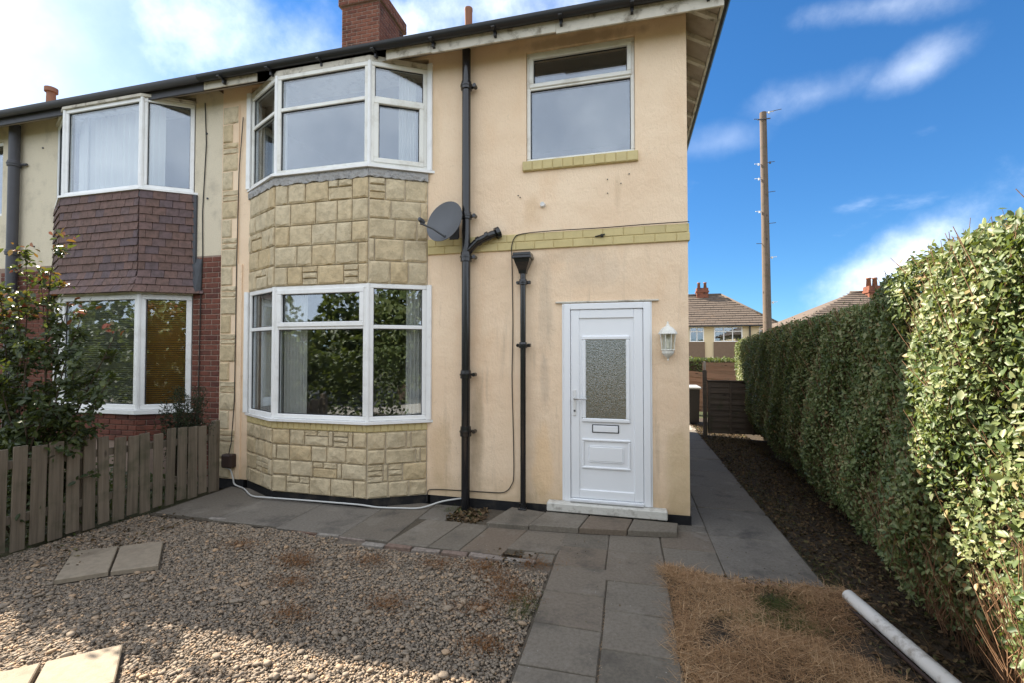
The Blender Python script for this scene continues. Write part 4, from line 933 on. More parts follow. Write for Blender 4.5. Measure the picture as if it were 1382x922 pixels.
# ================================================================ plants on the neighbour's side
def plant(name, label, cat, base, tops, m, n, L, seed, spread=.22, biglabel=None, stem_r=.014, lo=.15, nbig=0, sidelen=.35, up=.25):
    r = np.random.default_rng(seed); t = thing(name, label, cat, base); s = MB(); P = []; D = []; T = []
    for tp in tops:
        b0 = Vector(base)+Vector((r.uniform(-.25, .25), r.uniform(-.15, .15), 0)); tp = Vector(tp); k = 8; pts = []
        for i in range(k+1):
            u = i/k; q = b0.lerp(tp, u); q.x += .06*math.sin(u*5+tp.x*3); q.y += .05*math.cos(u*4+tp.x*5); pts.append(q)
        s.tube(pts, [stem_r*(1-.75*i/k) for i in range(k+1)], 6); hgt = (tp-b0).length
        nb = int(hgt*9)
        for j in range(nb):
            u = r.uniform(lo, 1.0); i = min(int(u*k), k-1); q = pts[i].lerp(pts[i+1], u*k-i); a = r.uniform(0, 6.28); l = sidelen*(1.15-u)*r.uniform(.5, 1.2)
            d = Vector((math.cos(a), math.sin(a)*.8, r.uniform(.15, .9))).normalized(); e = q+d*l
            s.tube([q, q.lerp(e, .5)+Vector((0, 0, -.01)), e], [stem_r*.4, stem_r*.3, stem_r*.15], 4)
            for _ in range(n//nb//len(tops)+1):
                w_ = r.uniform(.25, 1.08); P.append(tuple(q.lerp(e, w_)+Vector(r.normal(0, .025, 3)))); D.append((d.x*.6+r.normal(0, .6), d.y*.6-.4+r.normal(0, .6), .7+r.normal(0, .5)))
                T.append(r.uniform(.84, 1.0) if (u > .8 and w_ > .5 and q.z > 2.1 and r.uniform(0, 1) < .35) else r.uniform(0, .86))
        for _ in range(14): P.append(tuple(tp+Vector(r.normal(0, .045, 3)))); D.append((r.normal(0, .6), -.4+r.normal(0, .6), .5)); T.append(r.uniform(.86, 1.0) if tp.z > 2.1 and r.uniform(0, 1) < .7 else r.uniform(.3, .86))
    s.build('stem', m_bark, t, True); P = np.array(P); D = np.array(D); T = np.array(T)
    L_ = L*r.uniform(.6, 1.25, len(P)); V, F = leaf_arrays(P, D, L_, L_*.48)
    if nbig:
        order = np.argsort(-L_/np.linalg.norm(P-np.array(cam.location), axis=1))[:nbig]; keep = np.ones(len(P), bool); keep[order] = False
        lm = []
        for q in range(5):
            me = leaf_mesh_single('leaf', m); a = me.attributes.new('tint', 'FLOAT', 'FACE'); a.data.foreach_set('value', [(.2, .45, .7, .84, .97)[q]]*len(me.polygons)); lm.append(me)
        for i in order:
            dq = Vector(D[i]).to_track_quat('Z', 'Y').to_euler(); dq.rotate_axis('Z', r.uniform(0, 6.28)); piece('leaf', lm[int(np.searchsorted((.3, .6, .8, .88), T[i]))], t, P[i], dq, (L_[i],)*3)
        V = V.reshape(-1, 6, 3)[keep].reshape(-1, 3); n2 = keep.sum(); F = (np.arange(n2)[:, None, None]*6+np.array([[[0, 1, 2, 3], [0, 3, 4, 5]]])).reshape(-1, 4); T = T[keep]
    tag(npmesh('foliage', V, F, m, np.repeat(T, 2), t), kind='stuff'); return t
plant('shrub', 'tall dark glossy shrub with reddish tips behind the picket fence', 'shrub', (-6.75, -1.85, -.05),
      [(-.626+.84*(x_+.626), y_-.68, 1.876+.84*(z_-1.876)) for (x_, y_, z_) in [(-8.13, -1.2, 3.2), (-8.45, -1.3, 2.75), (-7.95, -1.1, 2.8), (-7.36, -1.2, 3.32), (-7.5, -1.0, 2.5), (-8.3, -1.5, 2.3), (-7.7, -1.35, 2.55), (-7.1, -1.15, 2.4), (-6.75, -1.1, 2.15), (-6.95, -1.3, 1.75), (-7.3, -1.45, 1.95), (-8.6, -1.1, 2.2), (-8.0, -1.6, 1.9), (-6.6, -1.25, 1.55), (-8.5, -1.7, 1.7), (-7.6, -1.5, 1.6), (-7.0, -1.5, 1.3)]],
      m_photinia, 8000, .070, 3, nbig=290, sidelen=.42)
t = thing('conifer_bush', 'small dark feathery bush at the end of the picket fence by the bay', 'bush', (-6.3, -.55, 0)); s = MB(); P = []; D = []
for k in range(26):
    a = rng.uniform(0, 6.28); e = Vector((-6.24+rng.uniform(-.2, .26), -.55+rng.uniform(-.25, .2), rng.uniform(.7, 1.42))); b0 = Vector((-6.3, -.55, 0)); s.tube([b0, b0.lerp(e, .6)+Vector((0, 0, .1)), e], [.012, .007, .003], 5)
    for j in range(150): u = rng.uniform(.45, 1.02); P.append(tuple(b0.lerp(e, u)+Vector(rng.normal(0, .035, 3)))); D.append(rng.normal(0, 1, 3))
s.build('stem', m_bark, t); L_ = rng.uniform(.03, .07, len(P)); V, F = leaf_arrays(np.array(P), np.array(D), L_, L_*.16); tag(npmesh('foliage', V, F, m_needle, np.repeat(rng.uniform(0, 1, len(P)), 2), t), kind='stuff')
P = np.stack([rng.uniform(-9.5, -6.15, 9000), rng.uniform(-4.5, -.3, 9000), np.zeros(9000)], 1); P[:, 2] = np.abs(rng.normal(0, .28, 9000))*(.6+.5*np.sin(P[:, 0]*3)*np.cos(P[:, 1]*2.3)); L_ = rng.uniform(.03, .08, 9000)
V, F = leaf_arrays(P, rng.normal(0, .6, (9000, 3))+np.array([[.3, -.2, .8]]), L_, L_*.5); tag(npmesh('ground_cover', V, F, m_photinia, np.repeat(rng.uniform(0, .85, 9000), 2)), kind='stuff')

# ================================================================ the hedge
HX = lambda y: 1.27+.092*y-.10*np.clip((-1.35-y)/.5, 0, 1)           # face of the hedge, bulging out near the camera
HT = lambda y: 2.27-.012*y+.15*np.clip((-1.3-y)/.5, 0, 1)+.02*np.clip((-2-y), 0, 3)
def lump(y, z): return .05*np.sin(y*2.1+1.3)*np.cos(z*2.7+y*.8)+.035*np.sin(y*5.3+z*3.1)+.02*np.sin(y*11+z*9)
hg = thing('hedge', 'tall clipped privet hedge along the right side of the garden', 'hedge', (1.7, 1.5, 0))
y0, y1, wd = -4.6, 7.3, .95
def shell(n, near=True):
    a = rng.uniform(0, 1, n); ya = y0+(y1-y0)*a**1.35 ; z = rng.uniform(.05, 1, n)*HT(ya); kind = rng.uniform(0, 1, n)
    dep = np.abs(rng.normal(0, .075, n))*(1+.8*(z < .7)); under = .33*np.clip((.62-z)/.62, 0, 1)**1.2+.12*np.clip((.9-z)/.6, 0, 1)*np.clip((-1.6-ya)/.4, 0, 1)
    x = HX(ya)+lump(ya, z)+dep+under; nx = np.stack([-1+0*ya, 0*ya, .35+0*ya], 1)
    top = kind > .80
    edge = np.clip((z-(HT(ya)-.14))/.14, 0, 1)**2*.12; x = x+edge
    xt = HX(ya)+.06+rng.uniform(0, 1, n)*wd; zt = HT(ya)+lump(ya, xt*2)*.8-np.abs(rng.normal(0, .06, n))+rng.exponential(.018, n)-.08*np.exp(-((xt-HX(ya))/.10)**2)
    x = np.where(top, xt, x); z = np.where(top, zt, z); nx[top] = (0, 0, 1)
    return np.stack([x, ya, z], 1), nx, dep
P, Nn, dep = shell(235000)
Nn = Nn+rng.normal(0, .55, P.shape); dist = np.linalg.norm(P-np.array(cam.location), axis=1)
gap = np.sin(P[:, 1]*7.3+2*np.sin(P[:, 2]*3.1))*np.sin(P[:, 2]*8.1+1.7*np.cos(P[:, 1]*4.4)+P[:, 1]*2)+.5*np.sin(P[:, 1]*19+P[:, 2]*13)*np.sin(P[:, 2]*23-P[:, 1]*9)
low = np.clip((1.5-P[:, 2])/1.5, 0, 1)
thin = (rng.uniform(0, 1, len(P)) < np.clip((gap-.35)*(.7+.6*low), 0, .85)) | (rng.uniform(0, 1, len(P)) < .6*low**1.5)
P, Nn, dep, dist = P[~thin], Nn[~thin], dep[~thin], dist[~thin]
n = len(P); L_ = rng.uniform(.018, .046, n)*np.where(rng.uniform(0, 1, n) < .08, 1.35, 1.); T = np.clip(rng.normal(.47, .27, n)+.2*np.sin(P[:, 1]*3.3)*np.cos(P[:, 2]*4.1)+.12*np.sin(P[:, 1]*9+P[:, 2]*7), 0, 1)
T = np.where(T > .97, np.where(rng.uniform(0, 1, n) < .3, .99, .9), T)
vis = (P[:, 1] > -3.0) & (dep < .05); order = np.argsort(np.where(vis, -L_/dist, 0))[:300]; keep = np.ones(n, bool); keep[order] = False
lm = []
for q in range(5):
    me = leaf_mesh_single('leaf', m_hedge, 1, .55); a = me.attributes.new('tint', 'FLOAT', 'FACE'); a.data.foreach_set('value', [(.15, .4, .6, .8, .95)[q]]*len(me.polygons)); lm.append(me)
for i in order:
    dq = Vector(Nn[i]).to_track_quat('Z', 'Y').to_euler(); dq.rotate_axis('Z', rng.uniform(0, 6.28)); piece('leaf', lm[int(min(4, T[i]*5))], hg, P[i], dq, (L_[i],)*3)
V, F = leaf_arrays(P[keep], Nn[keep], L_[keep], L_[keep]*.55); tag(npmesh('foliage', V, F, m_hedge, np.repeat(T[keep], 2), hg), kind='stuff')
# dark tangle inside, then the twigs that show
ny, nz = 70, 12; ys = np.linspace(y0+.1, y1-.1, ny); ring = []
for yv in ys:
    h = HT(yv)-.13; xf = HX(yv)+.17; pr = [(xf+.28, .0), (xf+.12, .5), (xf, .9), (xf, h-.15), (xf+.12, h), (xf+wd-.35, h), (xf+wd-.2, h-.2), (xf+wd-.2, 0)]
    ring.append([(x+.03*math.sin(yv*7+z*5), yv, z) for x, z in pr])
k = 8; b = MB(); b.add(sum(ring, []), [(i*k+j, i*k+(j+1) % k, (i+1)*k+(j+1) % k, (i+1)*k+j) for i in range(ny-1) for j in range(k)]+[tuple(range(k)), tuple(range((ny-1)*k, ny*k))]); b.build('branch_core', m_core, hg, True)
nt_ = 9500; yt = y0+(y1-y0)*rng.uniform(0, 1, nt_)**1.6; zt = rng.uniform(0, 1, nt_)**np.where(yt < -.8, 1.7, 1.3)*(HT(yt)-.1); V = []; F = []
for i in range(nt_):
    yv, zv = yt[i], zt[i]; un = .33*max(0, (.62-zv)/.62)**1.2; x = HX(yv)+lump(yv, zv)+un+rng.uniform(-.03, .06); a = Vector((x+.05, yv, zv)); d = Vector((-.12+rng.normal(0, .2), rng.normal(0, .5), 1)).normalized(); l = rng.uniform(.08, .30) if zv > .7 else rng.uniform(.12, .34)
    if i % 9 == 0: a.z = HT(yv)-.1; a.x += rng.uniform(0, .8); l = rng.uniform(.08, .17)
    r_ = rng.uniform(.0012, .0034); e = a+d*l; e.z = min(e.z, HT(yv)+rng.uniform(-.02, .075)); sx_ = d.cross(Vector((1, .3, 0))).normalized()*r_; sy_ = d.cross(sx_).normalized()*r_
    j = len(V); V += [a+sx_, a-sx_*.5+sy_*.87, a-sx_*.5-sy_*.87, e+sx_*.6, e-sx_*.3+sy_*.5, e-sx_*.3-sy_*.5]; F += [(j, j+1, j+4, j+3), (j+1, j+2, j+5, j+4), (j+2, j, j+3, j+5)]
tag(npmesh('twigs', np.array([tuple(v) for v in V]), np.array(F), m_twig, None, hg), kind='stuff')
s = MB()
for yv in np.arange(y0+.3, y1, .42):
    x = HX(yv)+.45
    for q in range(3): e = Vector((x+rng.uniform(-.3, .2), yv+rng.uniform(-.3, .3), rng.uniform(.9, 1.6))); b0 = Vector((x+rng.uniform(-.06, .06), yv+rng.uniform(-.05, .05), -.05)); s.tube([b0, b0.lerp(e, .5)+Vector((.03, 0, .05)), e], [.017, .012, .006], 5)
tag(s.build('trunk', m_bark, hg, True), kind='stuff')

# ================================================================ loose ground materials
def ico():
    bm = bmesh.new(); bmesh.ops.create_icosphere(bm, subdivisions=1, radius=1); V = np.array([v.co[:] for v in bm.verts]); F = np.array([[v.index for v in f.verts] for f in bm.faces]); bm.free(); return V, F
IV, IF = ico()
bm = bmesh.new(); bmesh.ops.create_icosphere(bm, subdivisions=2, radius=1); IV2 = np.array([v.co[:] for v in bm.verts]); IF2 = np.array([[v.index for v in f.verts] for f in bm.faces]); bm.free()
def pebbles(n, xs_, ys_, zf, smin, smax, name, m, IV=IV, IF=IF, jag=.3, ok=None, parent=None):
    x = rng.uniform(*xs_, n); y = rng.uniform(*ys_, n)
    if ok is not None: k = ok(x, y); x, y = x[k], y[k]; n = len(x)
    s = smin*(smax/smin)**(rng.uniform(0, 1, n)**1.7); sc3 = np.stack([s*rng.uniform(.75, 1.3, n), s*rng.uniform(.6, 1.0, n), s*rng.uniform(.35, .55, n)], 1)
    V = IV[None]*(1+rng.normal(0, jag, (n, len(IV), 1)).clip(-.45, .45)); V = V*sc3[:, None]
    a = rng.uniform(0, 6.28, n); t = rng.normal(0, .22, n); ca, sa, ct, st = np.cos(a)[:, None], np.sin(a)[:, None], np.cos(t)[:, None], np.sin(t)[:, None]
    X, Y, Z = V[..., 0], V[..., 1]*ct-V[..., 2]*st, V[..., 1]*st+V[..., 2]*ct
    V = np.stack([X*ca-Y*sa+x[:, None], X*sa+Y*ca+y[:, None], Z+(zf(x, y)+s*.25)[:, None]], 2).reshape(-1, 3)
    F = (IF[None]+(np.arange(n)*len(IV))[:, None, None]).reshape(-1, 3)
    T = np.clip(rng.normal(.42, .27, n), 0, 1); o = npmesh(name, V, F, m, np.repeat(T, len(IF)), parent, True); return tag(o, kind='stuff')
und = lambda x, y: -.022+.006*np.sin(x*2.3+y)+.005*np.sin(y*3.1-x*1.2)
SL4 = [[(-5.19, -2.58), (-4.925, -2.36), (-5.40, -1.94), (-5.69, -2.13)], [(-4.91, -2.35), (-4.625, -2.165), (-5.087, -1.747), (-5.385, -1.93)], [(-4.045, -3.315), (-3.77, -3.075), (-3.455, -3.35), (-3.74, -3.60)], [(-4.36, -3.60), (-4.065, -3.33), (-3.76, -3.615), (-4.05, -3.88)]]
def inside(x, y, poly, grow=.02):
    c = np.mean(poly, 0); r = np.ones(len(x), bool)
    for i in range(len(poly)):
        a, b = np.array(poly[i]), np.array(poly[(i+1) % len(poly)]); nn = np.array([b[1]-a[1], a[0]-b[0]]); nn = nn/np.linalg.norm(nn)
        if nn @ (c-a) > 0: nn = -nn
        r &= ((x-a[0])*nn[0]+(y-a[1])*nn[1]) < grow
    return r
def gok(x, y):
    top = np.where(x < -3.5, -1.10-.045*(x+5.8), -1.29); r = (y < top-.01+.02*np.sin(x*17)) & (x < np.where(y > -1.4, -1.62, -1.31)) & (x > -6.02+.085*(y+.3)-.02)
    for p in SL4: r &= ~inside(x, y, p)
    return r
pebbles(36000, (-6.3, -1.3), (-3.1, -1.05), und, .007, .017, 'gravel', m_gravel, ok=gok)
pebbles(19000, (-6.3, -1.3), (-4.6, -3.1), und, .008, .019, 'gravel', m_gravel, ok=gok)
OV = np.array([(1, 0, 0), (-1, 0, 0), (0, 1, 0), (0, -1, 0), (0, 0, 1), (0, 0, -1)], float)*1.2; OF = np.array([(0, 2, 4), (2, 1, 4), (1, 3, 4), (3, 0, 4), (2, 0, 5), (1, 2, 5), (3, 1, 5), (0, 3, 5)])
pebbles(52000, (-6.3, -1.3), (-3.6, -1.05), lambda x, y: und(x, y)-.004, .005, .011, 'gravel_fines', m_gravel, OV, OF, .2, gok)
pebbles(700, (-6.2, -1.3), (-4.2, -1.1), lambda x, y: und(x, y)+.006, .017, .032, 'gravel_stones', m_gravel, IV2, IF2, .10, gok)
pebbles(7000, (-6.3, -1.3), (-9, -4.6), und, .02, .035, 'gravel', m_gravel)
def blades(name, P, L_, wd, tilt, m, T, seg=3, parent=None, curl=.5):
    n = len(P); a = rng.uniform(0, 6.28, n); d = np.stack([np.cos(a), np.sin(a), np.zeros(n)], 1); s = np.stack([-np.sin(a), np.cos(a), np.zeros(n)], 1); up = np.array([[0, 0, 1.]]); rows = []
    for k in range(seg+1):
        u = k/seg; el = tilt*(1-curl*u); q = P+(d*np.cos(el)[:, None]+up*np.sin(el)[:, None])*(L_*u)[:, None]+s*(L_*.25*u*u*np.sin(a*7))[:, None]; w_ = (wd*(1-.7*u))[:, None]; rows += [q-s*w_, q+s*w_]
    V = np.stack(rows, 1).reshape(-1, 3); b = np.arange(n)[:, None, None]*(2*(seg+1)); F = (b+np.array([[[2*k, 2*k+1, 2*k+3, 2*k+2] for k in range(seg)]])).reshape(-1, 4)
    o = npmesh(name, V, F, m, np.repeat(T, seg), parent); return tag(o, kind='stuff')
n = 64000; P = np.stack([rng.uniform(-.38, 1.15, n), rng.uniform(-4.6, -1.08, n), np.zeros(n)], 1)
edge = (P[:, 1] < -1.17-.03*np.sin(P[:, 0]*23)) | ((P[:, 0] < -.08) & (P[:, 1] < -1.10)); edge &= (P[:, 0] < .88+.12*np.sin(P[:, 1]*4)+rng.normal(0, .07, n)); bare = np.sin(P[:, 0]*7.1+2)*np.cos(P[:, 1]*6.3)+.6*np.sin(P[:, 0]*17+P[:, 1]*11)*np.sin(P[:, 1]*15)
edge &= rng.uniform(0, 1, len(P)) > np.clip((bare-.15)*1.5, 0, .93)
P = P[edge]; n = len(P)
hum = .015*np.sin(P[:, 0]*6+P[:, 1]*3)+.015*np.sin(P[:, 1]*8); P[:, 2] = -.02+np.abs(rng.normal(0, .018, n))+hum.clip(-.01, .05)
patch = np.sin(P[:, 0]*5+1)*np.cos(P[:, 1]*3.7)
blades('dry_grass', P, rng.uniform(.03, .15, n), rng.uniform(.0007, .0020, n), np.abs(rng.normal(.15, .32, n)), m_straw, np.clip(rng.normal(.45, .25, n)+.18*patch, 0, 1))
TUFTS = {}
def tuft(c, rx, ry, n, h, m, name, tilt=(.3, 1.3)):
    P = np.stack([rng.normal(c[0], rx, n), rng.normal(c[1], ry, n), np.full(n, -.015)], 1)
    TUFTS.setdefault((name, m.name), []).append((P, rng.uniform(.3, 1, n)*h, rng.uniform(.0008, .002, n), rng.uniform(*tilt, n), rng.uniform(0, 1, n)))
tuft((.44, -1.52), .09, .07, 900, .10, m_green, 'green_grass'); tuft((.34, -1.78), .14, .06, 1300, .09, m_green, 'green_grass'); tuft((.66, -1.35), .07, .07, 500, .08, m_green, 'green_grass')
for yy in np.arange(-3.2, -.9, .11):
    if rng.uniform() < .6: tuft((-.815, yy), .006, .03, 22, .035, m_straw if rng.uniform() < .7 else m_green, 'joint_grass')
for xx in np.arange(-.3, .9, .13): tuft((xx, -1.17), .03, .02, 60, .09, m_straw, 'dry_grass', (.1, .9))
for k in range(16): c_ = (rng.uniform(-.25, .9), rng.uniform(-3.0, -1.25)); tuft(c_, .05, .04, 160, .11, m_straw, 'dry_grass', (.1, .8))
tuft((.73, -1.30), .05, .05, 900, .10, m_straw, 'dry_grass'); tuft((-.28, -1.14), .05, .04, 900, .10, m_straw, 'dry_grass'); tuft((-1.38, -2.0), .05, .12, 220, .12, m_green, 'green_grass')
wp_ = [(-3.6, -1.72), (-3.5, -1.8), (-3.3, -2.1), (-1.9, -1.45), (-1.75, -1.6), (-1.55, -1.75), (-1.5, -1.9), (-2.3, -1.5), (-1.45, -1.3), (-1.7, -2.1), (-4.3, -1.6), (-2.9, -1.6), (-1.55, -2.5), (-2.4, -2.2), (-3.0, -2.5)]
P = np.concatenate([np.stack([rng.normal(x, .10, 300), rng.normal(y, .065, 300), np.abs(rng.normal(.0, .012, 300))-.005], 1) for x, y in wp_]); n = len(P)
blades('dry_weeds', P, rng.uniform(.015, .06, n), rng.uniform(.0008, .0022, n), np.abs(rng.normal(.3, .35, n)), m_weed, rng.uniform(0, 1, n))
def litter(n, xs_, ys_, L0, L1, name='leaf_litter', z=-.02, m=m_litter, ok=None):
    P = np.stack([rng.uniform(*xs_, n), rng.uniform(*ys_, n), z+np.abs(rng.normal(0, .012, n))], 1)
    if ok is not None: P = P[ok(P[:, 0], P[:, 1])]; n = len(P)
    L_ = rng.uniform(L0, L1, n); V, F = leaf_arrays(P, rng.normal(0, .45, (n, 3))+np.array([[0, 0, 1.]]), L_, L_*.55, .35); return tag(npmesh(name, V, F, m, np.repeat(rng.uniform(0, 1, n), 2)), kind='stuff')
litter(12000, (.86, 1.9), (-4.5, 7.5), .018, .05, z=-.03)
litter(420, (-2.64, -2.22), (-.50, -.04), .03, .075, z=-.02)
litter(160, (-6.0, -5.3), (-2.4, -1.1), .02, .05, z=.0)
litter(110, (-1.3, .9), (-2.2, -.6), .008, .02, z=.006)
litter(700, (-1.9, .9), (-1.4, -1.1), .015, .04, z=-.01, ok=lambda x, y: (x > -.36) | (x < -1.45))
tuft((-2.68, -.2), .07, .05, 260, .1, m_green, 'green_grass'); tuft((.95, -.9), .12, .3, 500, .07, m_green, 'green_grass', (.2, .9)); tuft((1.0, .9), .12, .6, 600, .07, m_green, 'green_grass', (.2, .9))
n = 1500; P = np.stack([rng.uniform(.95, 1.6, n), rng.uniform(-3.6, 6, n), rng.uniform(-.03, .0, n)], 1); blades('fallen_twigs', P, rng.uniform(.05, .3, n), rng.uniform(.001, .0028, n), np.abs(rng.normal(.05, .15, n)), m_litter, rng.uniform(.5, 1, n))
pebbles(500, (.87, 1.5), (-3, 6), lambda x, y: -.04+0*x, .008, .02, 'soil_crumbs', m_soil)
for (name, mn), L in TUFTS.items():
    q = [np.concatenate([l[i] for l in L]) for i in range(5)]; blades(name, q[0], q[1], q[2], q[3], bpy.data.materials[mn], q[4])
wpipe = thing('plastic_pipe', 'length of dirty white plastic pipe lying on the ground beside the hedge', 'pipe', (1.0, -1.9, .02))
pa = Vector((.955, -1.345, .045)); pd_ = (Vector((1.085, -2.32, .045))-pa).normalized(); pb = pa+pd_*1.9; n_ = 18
b = MB(); rr = .046; vs = []
for p in (pa, pb):
    for r_ in (rr, rr-.004):
        a_ = pd_.cross(Vector((0, 0, 1))).normalized(); c_ = a_.cross(pd_)
        for j in range(n_): vs.append(p+(a_*math.cos(2*math.pi*j/n_)+c_*math.sin(2*math.pi*j/n_))*r_)
fs = []
for j in range(n_):
    q = (j+1) % n_; fs += [(j, q, 2*n_+q, 2*n_+j), (n_+j, n_+q, 3*n_+q, 3*n_+j), (j, q, n_+q, n_+j), (2*n_+j, 2*n_+q, 3*n_+q, 3*n_+j)]
b.add(vs, fs).build('pipe', simple('grubby_white_pipe', (.66, .64, .61), .5, .1, 5., dirt=(.2, .16, .12), dirtamt=.9, dsc=9.), wpipe, 40)
MB().tube([pa+Vector((-.055, -.05, -.03)), pa+pd_*.9+Vector((-.06, 0, -.032)), pb+Vector((-.055, 0, -.032))], .012, 8).build('brown_strip', m_jbox, wpipe, True)

# ================================================================ beyond the passage
fpn = thing('lap_fence', 'dark lapped timber fence panel closing the passage beside the hedge', 'fence', (1.45, 5.78, 0))
for k in range(9):
    z0 = .07+.127*k; b = MB(); b.add([(x, 5.76+dy, z) for x in (1.05, 2.5) for dy, z in ((-.022, z0), (-.008, z0), (.006, z0+.145), (-.004, z0+.145))], [(0, 1, 2, 3), (4, 5, 6, 7), (0, 1, 5, 4), (1, 2, 6, 5), (2, 3, 7, 6), (3, 0, 4, 7)]); b.build('board', m_lap, fpn)
for x in (1.06, 1.5, 1.95): MB().box(x, x+.045, 5.715, 5.737, .06, 1.2, None, .004).build('batten', m_lap, fpn)
MB().box(1.04, 2.5, 5.72, 5.79, 1.215, 1.24, None, .004).build('capping', m_lap, fpn)
po = thing('fence_post', 'dark timber post with a pale top at the gate end of the lapped panel', 'post', (.99, 5.76, 0)); MB().box(.955, 1.035, 5.70, 5.78, -.05, 1.46, None, .006).build('shaft', m_lap, po); MB().box(.962, 1.02, 5.71, 5.77, 1.46, 1.66, None, .012).build('pale_top', m_soffit, po)
bn = thing('storage_bin', 'dark bin with pale flat lid behind the house corner', 'bin', (.7, 7.9, 0)); MB().add([(.35, 7.6, .02), (1.12, 7.6, .02), (1.12, 8.3, .02), (.35, 8.3, .02), (.3, 7.55, .9), (1.14, 7.55, .9), (1.14, 8.35, .9), (.3, 8.35, .9)], [(0, 1, 2, 3), (4, 5, 6, 7), (0, 1, 5, 4), (1, 2, 6, 5), (2, 3, 7, 6), (3, 0, 4, 7)]).build('body', m_bin, bn); MB().box(.26, 1.18, 7.5, 8.4, .9, .955, None, .02).build('lid', m_binlid, bn)
fb = thing('lap_fence', 'brown sunlit lap fence beyond the bin at the back', 'fence', (1.7, 10.2, 0))
for k in range(9):
    z0 = .0+.15*k; e = 2.6 if z0 < .95 else 2.6; 
    MB().add([(x, 10.2+dy, z-(.10*(x-.2) if k else 0)) for x in (.2, 2.9) for dy, z in ((-.03, z0), (-.012, z0), (.01, z0+.17), (-.004, z0+.17))], [(0, 1, 2, 3), (4, 5, 6, 7), (0, 1, 5, 4), (1, 2, 6, 5), (2, 3, 7, 6), (3, 0, 4, 7)]).build('board', m_lap2, fb)
fc = thing('lap_fence', 'short brown lap fence seen just above the dark panel', 'fence', (2.2, 12, 0))
for k in range(10): z0 = .0+.15*k; MB().box(1.85, 3.6, 12-.012*(k % 2), 12.02-.012*(k % 2), z0, z0+.146).build('board', m_lap2, fc)
def leafbox(name, label, cat, x0, x1, y0, y1, z0, z1, n, L, m, base):
    t = thing(name, label, cat, base); k = rng.integers(0, 3, n); P = np.stack([rng.uniform(x0, x1, n), rng.uniform(y0, y1, n), rng.uniform(z0, z1, n)], 1)
    P[k == 0, 1] = y0+np.abs(rng.normal(0, .1, (k == 0).sum())); P[k == 1, 2] = z1+rng.normal(0, .06, (k == 1).sum()); L_ = rng.uniform(.6, 1.2, n)*L
    V, F = leaf_arrays(P, rng.normal(0, 1, (n, 3))+np.array([[0, -.6, .5]]), L_, L_*.6); tag(npmesh('foliage', V, F, m, np.repeat(rng.uniform(0, .8, n), 2), t), kind='stuff'); MB().box(x0+.1, x1-.1, y0+.12, y1-.1, z0, z1-.12).build('branch_core', m_core, t); return t
leafbox('hedge', 'low dark hedge in front of the distant tiled house', 'hedge', 1.5, 8.0, 30, 31.2, -.6, 1.30, 5000, .14, m_treeleaf, (4.7, 30.5, -.5))
tp = thing('telegraph_pole', 'tall bare grey telegraph pole with step pegs above the hedge', 'telegraph pole', (4.06, 12.5, 0))
ptop = Vector((3.985, 12.5, 10.34)); pbot = Vector((4.06, 12.5, -.1))
MB().tube([pbot, pbot.lerp(ptop, .5), ptop], [.145, .13, .11], 18).build('shaft', m_pole, tp, 40)
for v, sd_ in ((166, 1), (185, 1), (192, -1), (246, 1), (247, -1), (265, -1), (282, 1), (305, -1), (320, 1), (344, -1), (361, 1), (415, 1)):
    z = 1.876+(475.5-v)/627*17.85*1.02; p0 = pbot.lerp(ptop, min(.999, (z+.1)/10.44)); d = Vector((sd_, -.25, 0)); ln = .32 if v != 166 else .55; b = MB().tube([p0, p0+d*ln], .011, 6)
    if v % 2 or v == 246: b.tube([p0+d*.18+Vector((0, 0, -.05)), p0+d*.18+Vector((0, 0, .02))], .03, 8)
    b.build('step_peg', m_greypipe if v % 2 == 0 else m_white, tp)
MB().box(ptop.x-.42*.5, ptop.x+.2, 12.36, 12.40, 10.04, 10.07).build('top_bracket', m_greypipe, tp)
